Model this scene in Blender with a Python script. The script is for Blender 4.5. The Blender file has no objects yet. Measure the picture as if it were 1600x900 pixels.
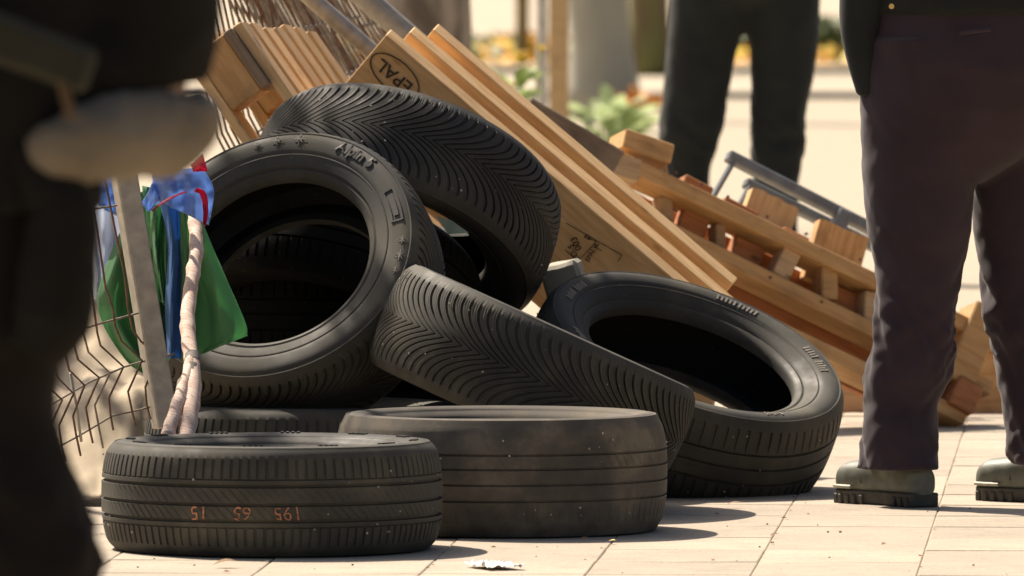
import bpy, bmesh, math, random
import numpy as np
from mathutils import Vector, Matrix, Euler, noise
R_ = math.radians
random.seed(7)
rng = np.random.default_rng(7)
scn = bpy.context.scene
C = scn.collection

# ------------------------------------------------------------------ camera, sky, sun, exposure
FPX = 16800.0                     # focal length in pixels of the 1600-wide photograph
CAM_H = 1.2
PITCH = math.atan(588.0 / FPX)
cam_d = bpy.data.cameras.new('camera')
cam = bpy.data.objects.new('camera', cam_d); C.objects.link(cam)
cam.location = (0, 0, CAM_H); cam.rotation_euler = (math.pi / 2 - PITCH, 0, 0)
cam_d.sensor_width = 36.0; cam_d.lens = FPX / 1600 * 36.0
cam_d.clip_start = 0.5; cam_d.clip_end = 2000
cam_d.dof.use_dof = True; cam_d.dof.focus_distance = 21.0; cam_d.dof.aperture_fstop = 11.0
scn.camera = cam

SUN_AZ, SUN_EL = 41.0, 52.0       # degrees left of straight behind the scene, and above the horizon
s_vec = Vector((-math.sin(R_(SUN_AZ)) * math.cos(R_(SUN_EL)), math.cos(R_(SUN_AZ)) * math.cos(R_(SUN_EL)), math.sin(R_(SUN_EL))))
world = bpy.data.worlds.new('World'); scn.world = world; world.use_nodes = True
wn = world.node_tree
sky = wn.nodes.new('ShaderNodeTexSky'); sky.sky_type = 'NISHITA'; sky.sun_disc = False
sky.sun_elevation = R_(SUN_EL); sky.sun_rotation = R_(-SUN_AZ); sky.dust_density = 5.0; sky.air_density = 1.0; sky.ozone_density = 0.3
wn.links.new(sky.outputs[0], wn.nodes['Background'].inputs[0]); wn.nodes['Background'].inputs[1].default_value = 0.06
sun_d = bpy.data.lights.new('sun', 'SUN'); sun_d.energy = 5.0; sun_d.angle = R_(0.53); sun_d.color = (1.0, 0.88, 0.73)
sun = bpy.data.objects.new('sun', sun_d); C.objects.link(sun)
sun.rotation_euler = s_vec.to_track_quat('Z', 'Y').to_euler(); sun.location = s_vec * 30
scn.view_settings.view_transform = 'Standard'; scn.view_settings.look = 'None'
scn.view_settings.exposure = 0.85; scn.view_settings.gamma = 1.0

# ------------------------------------------------------------------ helpers
FWD = Vector((0, math.cos(PITCH), -math.sin(PITCH))); UP = Vector((0, math.sin(PITCH), math.cos(PITCH)))
def P(px, py, D):                 # a photograph pixel at distance D (world y) as a place in the world
    d = FWD + Vector((1, 0, 0)) * ((px - 800) / FPX) + UP * (-(py - 450) / FPX)
    return Vector((0, 0, CAM_H)) + d * (D / d.y)
def G(px, py):                    # the point of the ground seen at a pixel
    d = FWD + Vector((1, 0, 0)) * ((px - 800) / FPX) + UP * (-(py - 450) / FPX)
    return Vector((0, 0, CAM_H)) + d * (-CAM_H / d.z)
def cw(x, u, t):                  # camera-frame direction (right, up, towards camera) as a world direction
    return (Vector((1, 0, 0)) * x + UP * u - FWD * t).normalized()

def tag(o, label, cat, group=None, kind=None):
    if label: o['label'] = label
    if cat: o['category'] = cat
    if group: o['group'] = group
    if kind: o['kind'] = kind
    return o
def link(o, parent=None):
    C.objects.link(o)
    if parent is not None: o.parent = parent
    return o
def empty(name, M=None):
    o = bpy.data.objects.new(name, None); o.empty_display_size = 0.1
    C.objects.link(o)
    if M is not None: o.matrix_world = M
    return o
def obj(name, me, mat=None, parent=None, smooth=None):
    if mat is not None and not me.materials: me.materials.append(mat)
    if smooth is not None:
        me.shade_smooth()
        if smooth < 180: me.set_sharp_from_angle(angle=R_(smooth))
    return link(bpy.data.objects.new(name, me), parent)
def mesh_py(vs, fs, name='m'):
    me = bpy.data.meshes.new(name); me.from_pydata([tuple(v) for v in vs], [], fs); me.update(); return me
def mesh_bm(bm, name='m'):
    me = bpy.data.meshes.new(name); bm.to_mesh(me); bm.free(); return me
def frame(o, x, z):               # axes: local x along x, local z near z
    x = Vector(x).normalized(); y = Vector(z).cross(x).normalized(); z = x.cross(y)
    M = Matrix((x, y, z)).transposed().to_4x4(); M.translation = o; return M

def box_me(sx, sy, sz, bev=0.003, nx=1, warp=0.0, seed=0):
    bm = bmesh.new(); bmesh.ops.create_cube(bm, size=1.0)
    if nx > 1:
        es = [e for e in bm.edges if abs((e.verts[0].co - e.verts[1].co).x) > .5]
        bmesh.ops.subdivide_edges(bm, edges=es, cuts=nx - 1, use_grid_fill=True)
    for v in bm.verts: v.co = Vector((v.co.x * sx, v.co.y * sy, v.co.z * sz))
    if bev: 
        es = [e for e in bm.edges if len(e.link_faces) == 2 and e.calc_face_angle() > .5]
        bmesh.ops.bevel(bm, geom=es, offset=bev, segments=1, affect='EDGES')
    if warp:
        for v in bm.verts:
            v.co += Vector((0, noise.noise(Vector((v.co.x * 3 + seed, seed, 0))), noise.noise(Vector((v.co.x * 3, seed + 9, 3))))) * warp
            v.co += Vector((noise.noise(v.co * 40 + Vector((seed, 0, 0))), 0, noise.noise(v.co * 30 + Vector((0, seed, 5))))) * warp * .5
    return mesh_bm(bm)
def tube_me(pts, r, n=8, caps=True, squash=None):
    pts = [Vector(p) for p in pts]; rs = r if isinstance(r, (list, tuple)) else [r] * len(pts)
    vs, fs = [], []; prev = None
    for i, p in enumerate(pts):
        t = (pts[min(i + 1, len(pts) - 1)] - pts[max(i - 1, 0)]).normalized()
        if prev is None: a = t.orthogonal().normalized()
        else: a = (prev - t * prev.dot(t)).normalized()
        prev = a; b = t.cross(a)
        for k in range(n):
            an = 2 * math.pi * k / n; vs.append(p + (a * math.cos(an) + b * math.sin(an)) * rs[i])
    for i in range(len(pts) - 1):
        for k in range(n):
            fs.append((i * n + k, i * n + (k + 1) % n, (i + 1) * n + (k + 1) % n, (i + 1) * n + k))
    if caps: fs.append(tuple(range(n - 1, -1, -1))); fs.append(tuple(range((len(pts) - 1) * n, len(pts) * n)))
    return mesh_py(vs, fs)
def smoothline(pts, n=6):         # Catmull-Rom through the points
    p = [Vector(q) for q in pts]; p = [p[0] * 2 - p[1]] + p + [p[-1] * 2 - p[-2]]; out = []
    for i in range(1, len(p) - 2):
        for k in range(n):
            t = k / n
            out.append(.5 * (2 * p[i] + (p[i + 1] - p[i - 1]) * t + (2 * p[i - 1] - 5 * p[i] + 4 * p[i + 1] - p[i + 2]) * t * t + (3 * p[i] - p[i - 1] - 3 * p[i + 1] + p[i + 2]) * t ** 3))
    return out + [p[-2]]
def text_me(body, size=1.0, depth=0.0, bold=0.0):
    cu = bpy.data.curves.new('t', 'FONT'); cu.body = body; cu.size = size; cu.align_x = 'CENTER'; cu.align_y = 'CENTER'
    cu.extrude = depth; cu.offset = bold; cu.resolution_u = 3
    o = bpy.data.objects.new('t', cu); C.objects.link(o)
    dg = bpy.context.evaluated_depsgraph_get()
    me = bpy.data.meshes.new_from_object(o.evaluated_get(dg))
    bpy.data.objects.remove(o); bpy.data.curves.remove(cu); me.materials.clear(); return me

# ------------------------------------------------------------------ materials
def new_mat(name):
    m = bpy.data.materials.new(name); m.use_nodes = True; nt = m.node_tree
    return m, nt, nt.nodes['Principled BSDF']
def nd(nt, t, **kw):
    n = nt.nodes.new(t)
    for k, v in kw.items():
        if k.startswith('i_'):
            key = k[2:]; n.inputs[int(key) if key.isdigit() else key.replace('_', ' ')].default_value = v
        else: setattr(n, k, v)
    return n
def ramp(nt, src, stops):
    r = nt.nodes.new('ShaderNodeValToRGB'); e = r.color_ramp.elements
    while len(e) < len(stops): e.new(.5)
    for x, (p, c) in zip(e, stops): x.position = p; x.color = (*c, 1)
    nt.links.new(src, r.inputs[0]); return r.outputs[0]
def coords(nt, scale=(1, 1, 1), space='Object', rnd=True):
    tc = nt.nodes.new('ShaderNodeTexCoord'); mp = nt.nodes.new('ShaderNodeMapping'); mp.inputs['Scale'].default_value = scale
    nt.links.new(tc.outputs[space], mp.inputs[0])
    if rnd:
        oi = nt.nodes.new('ShaderNodeObjectInfo'); ml = nd(nt, 'ShaderNodeMath', operation='MULTIPLY', i_1=37.0)
        nt.links.new(oi.outputs['Random'], ml.inputs[0]); nt.links.new(ml.outputs[0], mp.inputs['Location'])
    return mp.outputs[0]
def bump(nt, b, h, strength=.3, dist=.002):
    n = nd(nt, 'ShaderNodeBump', i_Strength=strength, i_Distance=dist); nt.links.new(h, n.inputs['Height']); nt.links.new(n.outputs[0], b.inputs['Normal'])
def mix(nt, fac, a, b, mode='MIX'):
    m = nd(nt, 'ShaderNodeMix', data_type='RGBA', blend_type=mode)
    for s, v in ((0, fac), (6, a), (7, b)):
        if hasattr(v, 'node'): nt.links.new(v, m.inputs[s])
        else: m.inputs[s].default_value = v if s == 0 else (*v, 1)
    return m.outputs[2]

def plain(name, col, rough=.6, metal=0.0, nscale=20, amp=.25, bstr=.1, bdist=.002, bscale=None):
    m, nt, b = new_mat(name); c = coords(nt)
    n = nd(nt, 'ShaderNodeTexNoise', i_Scale=nscale, i_Detail=6.0); nt.links.new(c, n.inputs['Vector'])
    lo = tuple(x * (1 - amp) for x in col); hi = tuple(min(1, x * (1 + amp)) for x in col)
    nt.links.new(ramp(nt, n.outputs['Fac'], [(.3, lo), (.7, hi)]), b.inputs['Base Color'])
    b.inputs['Roughness'].default_value = rough; b.inputs['Metallic'].default_value = metal
    if bstr:
        n2 = nd(nt, 'ShaderNodeTexNoise', i_Scale=bscale or nscale * 3, i_Detail=8.0); nt.links.new(c, n2.inputs['Vector']); bump(nt, b, n2.outputs['Fac'], bstr, bdist)
    return m
def wood(name, c1, c2, dark, rough=.7, stain=.5):
    m, nt, b = new_mat(name); v = coords(nt, (2.2, 22, 22)); v2 = coords(nt, (1, 1, 1))
    n = nd(nt, 'ShaderNodeTexNoise', i_Scale=4.0, i_Detail=8.0, i_Distortion=.6); nt.links.new(v, n.inputs['Vector'])
    f = nd(nt, 'ShaderNodeTexNoise', i_Scale=30.0, i_Detail=4.0); nt.links.new(v, f.inputs['Vector'])
    col = ramp(nt, n.outputs['Fac'], [(.28, c2), (.55, c1), (.8, tuple(x * 1.12 for x in c1))])
    st = nd(nt, 'ShaderNodeTexNoise', i_Scale=9.0, i_Detail=5.0); nt.links.new(v2, st.inputs['Vector'])
    sf = ramp(nt, st.outputs['Fac'], [(.52, (0, 0, 0)), (.75, (stain,) * 3)])
    col = mix(nt, sf, col, dark)
    # knots
    vo = nd(nt, 'ShaderNodeTexVoronoi', i_Scale=1.0); vm = coords(nt, (7, 16, 16)); nt.links.new(vm, vo.inputs['Vector'])
    kf = ramp(nt, vo.outputs['Distance'], [(.06, (.85,) * 3), (.13, (0,) * 3)])
    col = mix(nt, kf, col, tuple(x * .45 for x in c2))
    oi = nt.nodes.new('ShaderNodeObjectInfo')
    hs = nd(nt, 'ShaderNodeHueSaturation'); mr = nd(nt, 'ShaderNodeMapRange', i_3=.8, i_4=1.15)
    nt.links.new(oi.outputs['Random'], mr.inputs[0]); nt.links.new(mr.outputs[0], hs.inputs['Value']); nt.links.new(col, hs.inputs['Color'])
    nt.links.new(hs.outputs[0], b.inputs['Base Color']); b.inputs['Roughness'].default_value = rough
    bump(nt, b, f.outputs['Fac'], .35, .0015); return m
def rubber(name, base=.022, dust=(.108, .10, .075), amt=.7, rough=.64):
    m, nt, b = new_mat(name); v = coords(nt)
    n = nd(nt, 'ShaderNodeTexNoise', i_Scale=7.0, i_Detail=9.0, i_Roughness=.65); nt.links.new(v, n.inputs['Vector'])
    f = ramp(nt, n.outputs['Fac'], [(.30, (amt * .05,) * 3), (.5, (amt * .45,) * 3), (.70, (amt * 1.25,) * 3)])
    g_ = nd(nt, 'ShaderNodeTexNoise', i_Scale=2.6, i_Detail=3.0); nt.links.new(v, g_.inputs['Vector'])
    f = mix(nt, 1.0, f, ramp(nt, g_.outputs['Fac'], [(.34, (.25,) * 3), (.66, (1.25,) * 3)]), 'MULTIPLY')
    col = mix(nt, f, (base, base * .99, base * .96), dust)
    sp = nd(nt, 'ShaderNodeTexNoise', i_Scale=140.0, i_Detail=3.0); nt.links.new(v, sp.inputs['Vector'])
    sf = ramp(nt, sp.outputs['Fac'], [(.69, (0,) * 3), (.74, (.45,) * 3)])
    col = mix(nt, sf, col, (.16, .145, .12))
    nt.links.new(col, b.inputs['Base Color']); b.inputs['Specular IOR Level'].default_value = .34
    rr = nd(nt, 'ShaderNodeMapRange', i_1=.3, i_2=.7, i_3=rough - .1, i_4=rough + .28); nt.links.new(n.outputs['Fac'], rr.inputs[0]); nt.links.new(rr.outputs[0], b.inputs['Roughness'])
    b2 = nd(nt, 'ShaderNodeTexNoise', i_Scale=260.0, i_Detail=4.0); nt.links.new(v, b2.inputs['Vector'])
    bump(nt, b, b2.outputs['Fac'], .25, .0008); return m
def cloth_mat(name, col, rough=.85, amp=.2, sheen=.2, weave=900, trans=0):
    m, nt, b = new_mat(name); v = coords(nt)
    n = nd(nt, 'ShaderNodeTexNoise', i_Scale=11.0, i_Detail=6.0); nt.links.new(v, n.inputs['Vector'])
    nt.links.new(ramp(nt, n.outputs['Fac'], [(.3, tuple(x * (1 - amp) for x in col)), (.7, tuple(min(1, x * (1 + amp)) for x in col))]), b.inputs['Base Color'])
    if trans:
        t = nt.nodes.new('ShaderNodeBsdfTranslucent'); t.inputs[0].default_value = (*col, 1); ms = nd(nt, 'ShaderNodeMixShader', i_0=trans)
        nt.links.new(b.outputs[0], ms.inputs[1]); nt.links.new(t.outputs[0], ms.inputs[2]); nt.links.new(ms.outputs[0], nt.nodes['Material Output'].inputs[0])
    b.inputs['Roughness'].default_value = rough; b.inputs['Sheen Weight'].default_value = sheen; b.inputs['Specular IOR Level'].default_value = .3
    w = nd(nt, 'ShaderNodeTexNoise', i_Scale=float(weave), i_Detail=2.0); nt.links.new(v, w.inputs['Vector']); bump(nt, b, w.outputs['Fac'], .25, .0006)
    return m

M_rub = rubber('dusty_rubber'); M_rub_worn = rubber('worn_dusty_rubber', .026, (.155, .132, .10), 1.0, .72)
M_rub_dark = rubber('dark_rubber', .026, (.10, .094, .074), .5, .58)
M_rub_txt = rubber('raised_rubber', .012, (.05, .045, .04), .25, .45); M_rub_pale = plain('scuffed_rubber', (.2, .18, .15), .7, 0, 60, .2)
M_rub_shade = rubber('inner_shade_rubber', .006, (.02, .018, .015), .3, .7)  # rubber blackened to put the shade inside the heap into its colour
M_rub_shade.node_tree.nodes['Principled BSDF'].inputs['Specular IOR Level'].default_value = .12
M_liner = rubber('inner_liner', .006, (.02, .018, .016), .15, .6)
M_pine = wood('fresh_pine', (.70, .46, .22), (.56, .33, .13), (.32, .17, .07), .65, .3)
M_pallet = wood('pallet_wood', (.52, .31, .13), (.40, .21, .075), (.13, .07, .035), .75, .6)
M_red = wood('reddish_wood', (.46, .19, .07), (.33, .12, .042), (.12, .05, .025), .75, .6)
M_grey_wood = wood('weathered_wood', (.26, .19, .13), (.16, .11, .075), (.08, .06, .045), .85, .6)
M_blockwood = wood('pressed_block', (.50, .34, .19), (.38, .24, .12), (.2, .13, .07), .8, .4)
M_galv = plain('galvanised_steel', (.33, .31, .27), .55, .2, 35, .22, .08)
M_wire = plain('rusty_wire', (.11, .055, .035), .75, .0, 80, .5, .2, .0005)
M_wire_g = plain('dull_grey_wire', (.19, .155, .12), .7, .0, 80, .4, .1, .0005)
M_greysteel = plain('grey_painted_steel', (.16, .18, .19), .5, .1, 30, .2, .1)
M_bark, _nt, _b = new_mat('peeled_branch'); _v = coords(_nt, (1, 1, 1.6), rnd=False)
_w = nd(_nt, 'ShaderNodeTexWave', i_Scale=34.0, i_Distortion=9.0, i_Detail=3.0); _w.bands_direction = 'DIAGONAL'; _nt.links.new(_v, _w.inputs['Vector'])
_n = nd(_nt, 'ShaderNodeTexNoise', i_Scale=26.0, i_Detail=6.0); _nt.links.new(_v, _n.inputs['Vector'])
_c = mix(_nt, ramp(_nt, _w.outputs['Fac'], [(.0, (.75,) * 3), (.10, (0,) * 3)]), ramp(_nt, _n.outputs['Fac'], [(.35, (.48, .33, .26)), (.65, (.66, .52, .43))]), (.22, .14, .10))
_nt.links.new(_c, _b.inputs['Base Color']); _b.inputs['Roughness'].default_value = .8; bump(_nt, _b, _n.outputs['Fac'], .5, .003)
M_stamp = plain('black_stamp_ink', (.05, .028, .018), .8, 0, 120, .5, 0)
M_chalk = plain('orange_chalk', (.48, .21, .12), .95, 0, 250, .5, .3)
_nt = M_chalk.node_tree; _n = nd(_nt, 'ShaderNodeTexNoise', i_Scale=190.0, i_Detail=3.0); _nt.links.new(coords(_nt, rnd=False), _n.inputs['Vector'])
_t = _nt.nodes.new('ShaderNodeBsdfTransparent'); _m = _nt.nodes.new('ShaderNodeMixShader'); _nt.links.new(ramp(_nt, _n.outputs['Fac'], [(.34, (.25,) * 3), (.48, (1,) * 3)]), _m.inputs[0])
_nt.links.new(_t.outputs[0], _m.inputs[1]); _nt.links.new(_nt.nodes['Principled BSDF'].outputs[0], _m.inputs[2]); _nt.links.new(_m.outputs[0], _nt.nodes['Material Output'].inputs[0])
M_trous = cloth_mat('plum_black_twill', (.031, .018, .025), .8, .2, .15)
M_trous2 = cloth_mat('green_black_twill', (.012, .015, .014), .85, .2, .08)
M_black = cloth_mat('black_uniform', (.005, .005, .0045), .95, .25, .0)
M_brownblk = cloth_mat('brown_black_twill', (.006, .0048, .0045), .95, .25, .0)
M_olive = cloth_mat('olive_webbing', (.016, .017, .010), .85, .25, .2)
M_tan = cloth_mat('tan_trim', (.07, .045, .02), .85, .25, .2)
M_jacket = cloth_mat('near_black_jacket', (.011, .012, .010), .8, .25, .08)
M_boot = plain('grey_green_leather', (.12, .125, .10), .55, 0, 40, .25, .25, .001)
M_sole = plain('boot_sole', (.06, .056, .045), .75, 0, 60, .25, .2)
M_welt = plain('boot_welt', (.34, .33, .26), .6, 0, 60, .15, .1)
M_skin = plain('skin', (.42, .27, .19), .55, 0, 30, .1, .1, .0006)
M_skin.node_tree.nodes['Principled BSDF'].inputs['Subsurface Weight'].default_value = .08
M_hair = plain('dark_hair', (.03, .02, .015), .6, 0, 200, .4, .5)
M_brass = plain('brass', (.6, .42, .15), .35, .8, 50, .1, 0)
# ------------------------------------------------------------------ the ground, pavement slabs, kerbs and far ground
def pave_mat(name, col, amp=.16):
    m, nt, b = new_mat(name); v = coords(nt, space='Object')
    n = nd(nt, 'ShaderNodeTexNoise', i_Scale=5.0, i_Detail=9.0, i_Roughness=.6); nt.links.new(v, n.inputs['Vector'])
    c = ramp(nt, n.outputs['Fac'], [(.3, tuple(x * (1 - amp) for x in col)), (.7, tuple(x * (1 + amp) for x in col))])
    n2 = nd(nt, 'ShaderNodeTexNoise', i_Scale=160.0, i_Detail=4.0); nt.links.new(v, n2.inputs['Vector'])
    c = mix(nt, .35, c, ramp(nt, n2.outputs['Fac'], [(.35, tuple(x * .6 for x in col)), (.65, tuple(x * 1.25 for x in col))]))
    n3_ = nd(nt, 'ShaderNodeTexNoise', i_Scale=11.0, i_Detail=7.0, i_Roughness=.7); nt.links.new(v, n3_.inputs['Vector'])
    c = mix(nt, ramp(nt, n3_.outputs['Fac'], [(.54, (0,) * 3), (.72, (.55,) * 3)]), c, tuple(x * k for x, k in zip(col, (.62, .58, .55))))
    oi = nt.nodes.new('ShaderNodeObjectInfo'); hs = nd(nt, 'ShaderNodeHueSaturation'); mr = nd(nt, 'ShaderNodeMapRange', i_3=.88, i_4=1.06)
    nt.links.new(oi.outputs['Random'], mr.inputs[0]); nt.links.new(mr.outputs[0], hs.inputs['Value']); nt.links.new(c, hs.inputs['Color'])
    nt.links.new(hs.outputs[0], b.inputs['Base Color']); b.inputs['Roughness'].default_value = .85
    bump(nt, b, n2.outputs['Fac'], .3, .0012); return m
M_slab = pave_mat('beige_slab', (.37, .315, .245)); M_joint = pave_mat('sandy_joint', (.36, .28, .18), .25)
M_far = pave_mat('pale_far_ground', (.40, .34, .25)); M_kerb = pave_mat('grey_kerb', (.25, .235, .2))
M_earth = pave_mat('leafy_earth', (.40, .27, .12), .3)

def sheet(name, x0, x1, y0, y1, z, mat, parent=None):
    o = obj(name, mesh_py([(x0, y0, z), (x1, y0, z), (x1, y1, z), (x0, y1, z)], [(0, 1, 2, 3)]), mat, parent)
    o['kind'] = 'structure'; return o
sheet('ground', -900, 900, -60, 1500, -.02, M_far)
pavement = sheet('pavement', -30, 30, -5, 69, -.002, M_joint)
sheet('far_pavement', -30, 30, 27.2, 68.9, .0, M_far)
SX, SY, ROT = .300, .385, R_(-3.3)
slab_mes = []
for k in range(5):
    me = box_me(SX - .0016, SY - .0032, .04, .002, 2, 0); me.materials.append(M_slab)
    for v in me.vertices: v.co.z += noise.noise(v.co * 9 + Vector((k * 7, 0, 0))) * .0012; v.co.x += noise.noise(v.co * 30 + Vector((k, 3, 0))) * .0012
    slab_mes.append(me)
Rz = Matrix.Rotation(ROT, 4, 'Z'); org = Vector((.455, 19.81, 0))
for i in range(-6, 5):
    for j in range(-2, 20):
        c = org + (Rz @ Vector(((i + .5) * SX, (j + .5) * SY, 0)))
        if abs(c.x) > 1.05 + .05 * (c.y - 19): continue
        if c.y > 27.0: continue
        o = link(bpy.data.objects.new('paving_slab', slab_mes[(i * 3 + j * 5) % 5]), pavement)
        o.location = (c.x, c.y, -.0205 + .004 * 0 + noise.noise(Vector((i * 1.7, j * 2.3, 0))) * .0012 + .001)
        o.rotation_euler = (random.gauss(0, .0016), random.gauss(0, .0016), ROT + (math.pi if (i + j) % 2 else 0) + random.gauss(0, .002))
def slabbox(name, x0, x1, y0, y1, z0, z1, mat):
    o = obj(name, box_me(x1 - x0, y1 - y0, z1 - z0, .01), mat); o.location = ((x0 + x1) / 2, (y0 + y1) / 2, (z0 + z1) / 2); o['kind'] = 'structure'; return o
slabbox('kerb', -30, 30, 69.0, 69.3, -.02, .045, M_kerb)
sheet('far_path', -30, 30, 69.3, 77, .04, M_far)
slabbox('far_kerb', -30, 30, 77.0, 77.6, 0, .09, M_kerb)
sheet('planting_strip', -30, 30, 77.6, 93, .085, M_earth)
sheet('far_road', -60, 60, 93, 300, .02, M_far)

# ------------------------------------------------------------------ tyres
UM = .66
def tyre_mesh(Rt, w, rb, N, kind, sgn=1, depth=.007, bwf=.39):
    """surface of revolution about local z; the tread grooves are real relief on a grid sheared along the slots"""
    tw = .80 * w / 2                         # half tread width
    pitch = 2 * math.pi * Rt / N
    if kind == 'v':
        sl = [(0, 0), (.20, 0), (.235, .10), (.265, .10), (.30, 0), (.44, 0), (.475, .12), (.505, .12), (.54, 0), (.64, 0), (.69, 1), (.93, 1), (.975, 0)]
        circ = []
        rows = [i / 15 for i in range(-15, 16)]
        f = lambda v: sgn * (.105 * (1 - (1 - min(1, abs(v))) ** 2.1)) + .25 * pitch * math.tanh(v * 14)
        g = lambda v: 1.0 if abs(v) < .93 else max(.0, 1 - (abs(v) - .93) / .1)
    else:
        sl = [(0, 0), (.3, 0), (.62, 0), (.68, 1), (.90, 1), (.96, 0)]
        if kind == 'rib': circ = [(-.52, .012, .5), (-.37, .035, 1), (.05, .035, 1), (.42, .035, 1), (.57, .012, .5)]
        elif kind == 'worn': circ = [(-.50, .02, .8), (-.20, .02, .8), (.13, .02, .8), (.47, .02, .8)]
        else: circ = [(-.42, .03, 1), (-.05, .03, 1), (.36, .03, 1)]
        rows = [-1, -.96, -.9, -.8, -.7, -.6, -.45, -.28, -.12, .12, .28, .5, .65, .75, .85, .92, .97, 1]
        for v0, hw, dd in circ: rows += [v0 - hw - .006, v0 - hw + .006, v0 + hw - .006, v0 + hw + .006]
        rows = sorted(set(round(r, 4) for r in rows))
        ok = []
        for r in rows:
            inside = any(abs(r - v0) < hw - .01 for v0, hw, dd in circ)
            if not inside: ok.append(r)
        rows = ok
        e = circ[0][0], circ[-1][0]
        def f(v):
            m = min(max(v, e[0]), e[1]); return sgn * .06 * (m - e[0]) if kind != 'rib' else sgn * .075 * (m - e[0])
        if kind == 'rib':
            g = lambda v: .55 if (v < -.53 or v > .58) and abs(v) < .985 else (.2 if (-.32 < v < -.0 or .1 < v < .38) else 0)
        elif kind == 'worn':
            g = lambda v: .26 if (-.46 < v < -.23 or v > .6) and abs(v) < .97 else 0
        else:
            g = lambda v: .6 if (v < -.47 or v > .42) and abs(v) < .97 else 0
    def cd(v):
        for v0, hw, dd in circ:
            if abs(v - v0) < hw: return dd
        return 0
    th, sd = [], []
    for i in range(N):
        for t, d in sl: th.append((i + t) / N * 2 * math.pi); sd.append(d)
    th = np.array(th); sd = np.array(sd); nc = len(th); th = th + (.012 * np.sin(th * 7 + N) + .006 * np.sin(th * 17)) * (60. / N)
    ring = []                                # (z, r, shear, slotdepth, circdepth)
    crown = .010
    H = Rt - rb
    prof = []                                # from top bead round the outside to the bottom bead
    def side(s):                             # sidewall of one side, bead to shoulder
        q = []
        bw = bwf * w
        q += [(bw - .026, rb + .000), (bw - .012, rb - .001), (bw - .002, rb + .004), (bw + .003, rb + .012), (bw + .002, rb + .017), (bw + .007, rb + .020)]
        for k in range(1, 12):
            u = k / 12
            r = rb + .02 + (H - .032) * u
            z = bw + .007 + (w / 2 - bw - .007) * math.sin(min(1, u / UM) * math.pi / 2) ** .9 if u < UM else w / 2 - (w / 2 - tw) * .62 * ((u - UM) / (1 - UM)) ** 2.0
            q.append((z, r))
            if k in (3, 10): q += [(z + .0012, r + .0008), (z + .0012, r + .0030), (z - .0002, r + .0038)]
        return q
    A = side(1)
    rsh = Rt - crown - .012
    for z, r in A: prof.append((z, r, -1, 0, 0))
    prof.append((tw + .008, Rt - crown - .005, -1, 0, 0))
    for v in rows: prof.append((-v * tw, Rt - crown * abs(v) ** 2.6, v, g(v), cd(v)))
    prof.append((-tw - .008, Rt - crown - .005, 1, 0, 0))
    for z, r in reversed(A): prof.append((-z, r, 1, 0, 0))
    th0 = .011
    inn = [(-(bwf * w - .026), rb), (-((bwf - .02) * w), rb + .03), (-(w / 2 - th0), rb + .5 * H), (-(tw - .01), Rt - .03), (0, Rt - .022), (tw - .01, Rt - .03), (w / 2 - th0, rb + .5 * H), ((bwf - .02) * w, rb + .03)]
    for z, r in inn[1:]: prof.append((z, r, 1 - 2 * (inn.index((z, r)) / 8.0), 0, 0))
    wear = np.array([.78 + .45 * noise.noise(Vector((math.cos(t) * 2.2 + N, math.sin(t) * 2.2, Rt * 50))) for t in th]); wear = np.clip(wear, .35, 1.1)
    nr = len(prof); V = np.zeros((nr, nc, 3))
    for i, (z, r, v, gs, c) in enumerate(prof):
        a = th + f(v) / Rt
        d = np.maximum(sd * gs * wear * (1 if gs > .3 else np.clip(wear * 2.6 - 1.1, 0, 1.3)), c * (.85 + .15 * wear)) * depth
        V[i, :, 0] = (r - d) * np.cos(a); V[i, :, 1] = (r - d) * np.sin(a); V[i, :, 2] = z
    idx = np.arange(nr * nc).reshape(nr, nc); a = idx; b = np.roll(idx, -1, 1); c = np.roll(b, -1, 0); d = np.roll(a, -1, 0)
    F = np.stack([a, d, c, b], -1).reshape(-1, 4)
    me = bpy.data.meshes.new('tyre'); me.from_pydata(V.reshape(-1, 3).tolist(), [], F.tolist()); me.update()
    lin = nr - len(inn) + 1
    mi = np.zeros(nr * nc, dtype=np.int32); mi[lin * nc:] = 1
    me.polygons.foreach_set('material_index', mi)
    return me
TG = 'used car tyres heaped on the pavement'
def tyre(label, px, py, D, n, Rt, w, rb, N, kind, mat, spin=0, sgn=1, depth=.007, bwf=.39):
    me = tyre_mesh(Rt, w, rb, N, kind, sgn, depth, bwf); me.materials.append(mat); me.materials.append(M_liner)
    o = obj('car_tyre', me, None, None, 38)
    z = Vector(n).normalized(); x = Vector((1, 0, 0)); x = (x - z * x.dot(z)).normalized()
    M = Matrix((x, z.cross(x), z)).transposed().to_4x4() @ Matrix.Rotation(R_(spin), 4, 'Z'); M.translation = P(px, py, D) if px is not None else D
    o.matrix_world = M
    tag(o, label, 'tyre', TG); return o
def arc_text(body, size, r0, ang, z, parent, mat, name, depth=.0012, bold=0.0):
    me = text_me(body, size, depth, bold)
    for v in me.vertices:
        a = R_(ang) - v.co.x / r0; r = r0 + v.co.y; v.co = Vector((r * math.cos(a), r * math.sin(a), z(r) + v.co.z))
    return obj(name, me, mat, parent)
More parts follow.
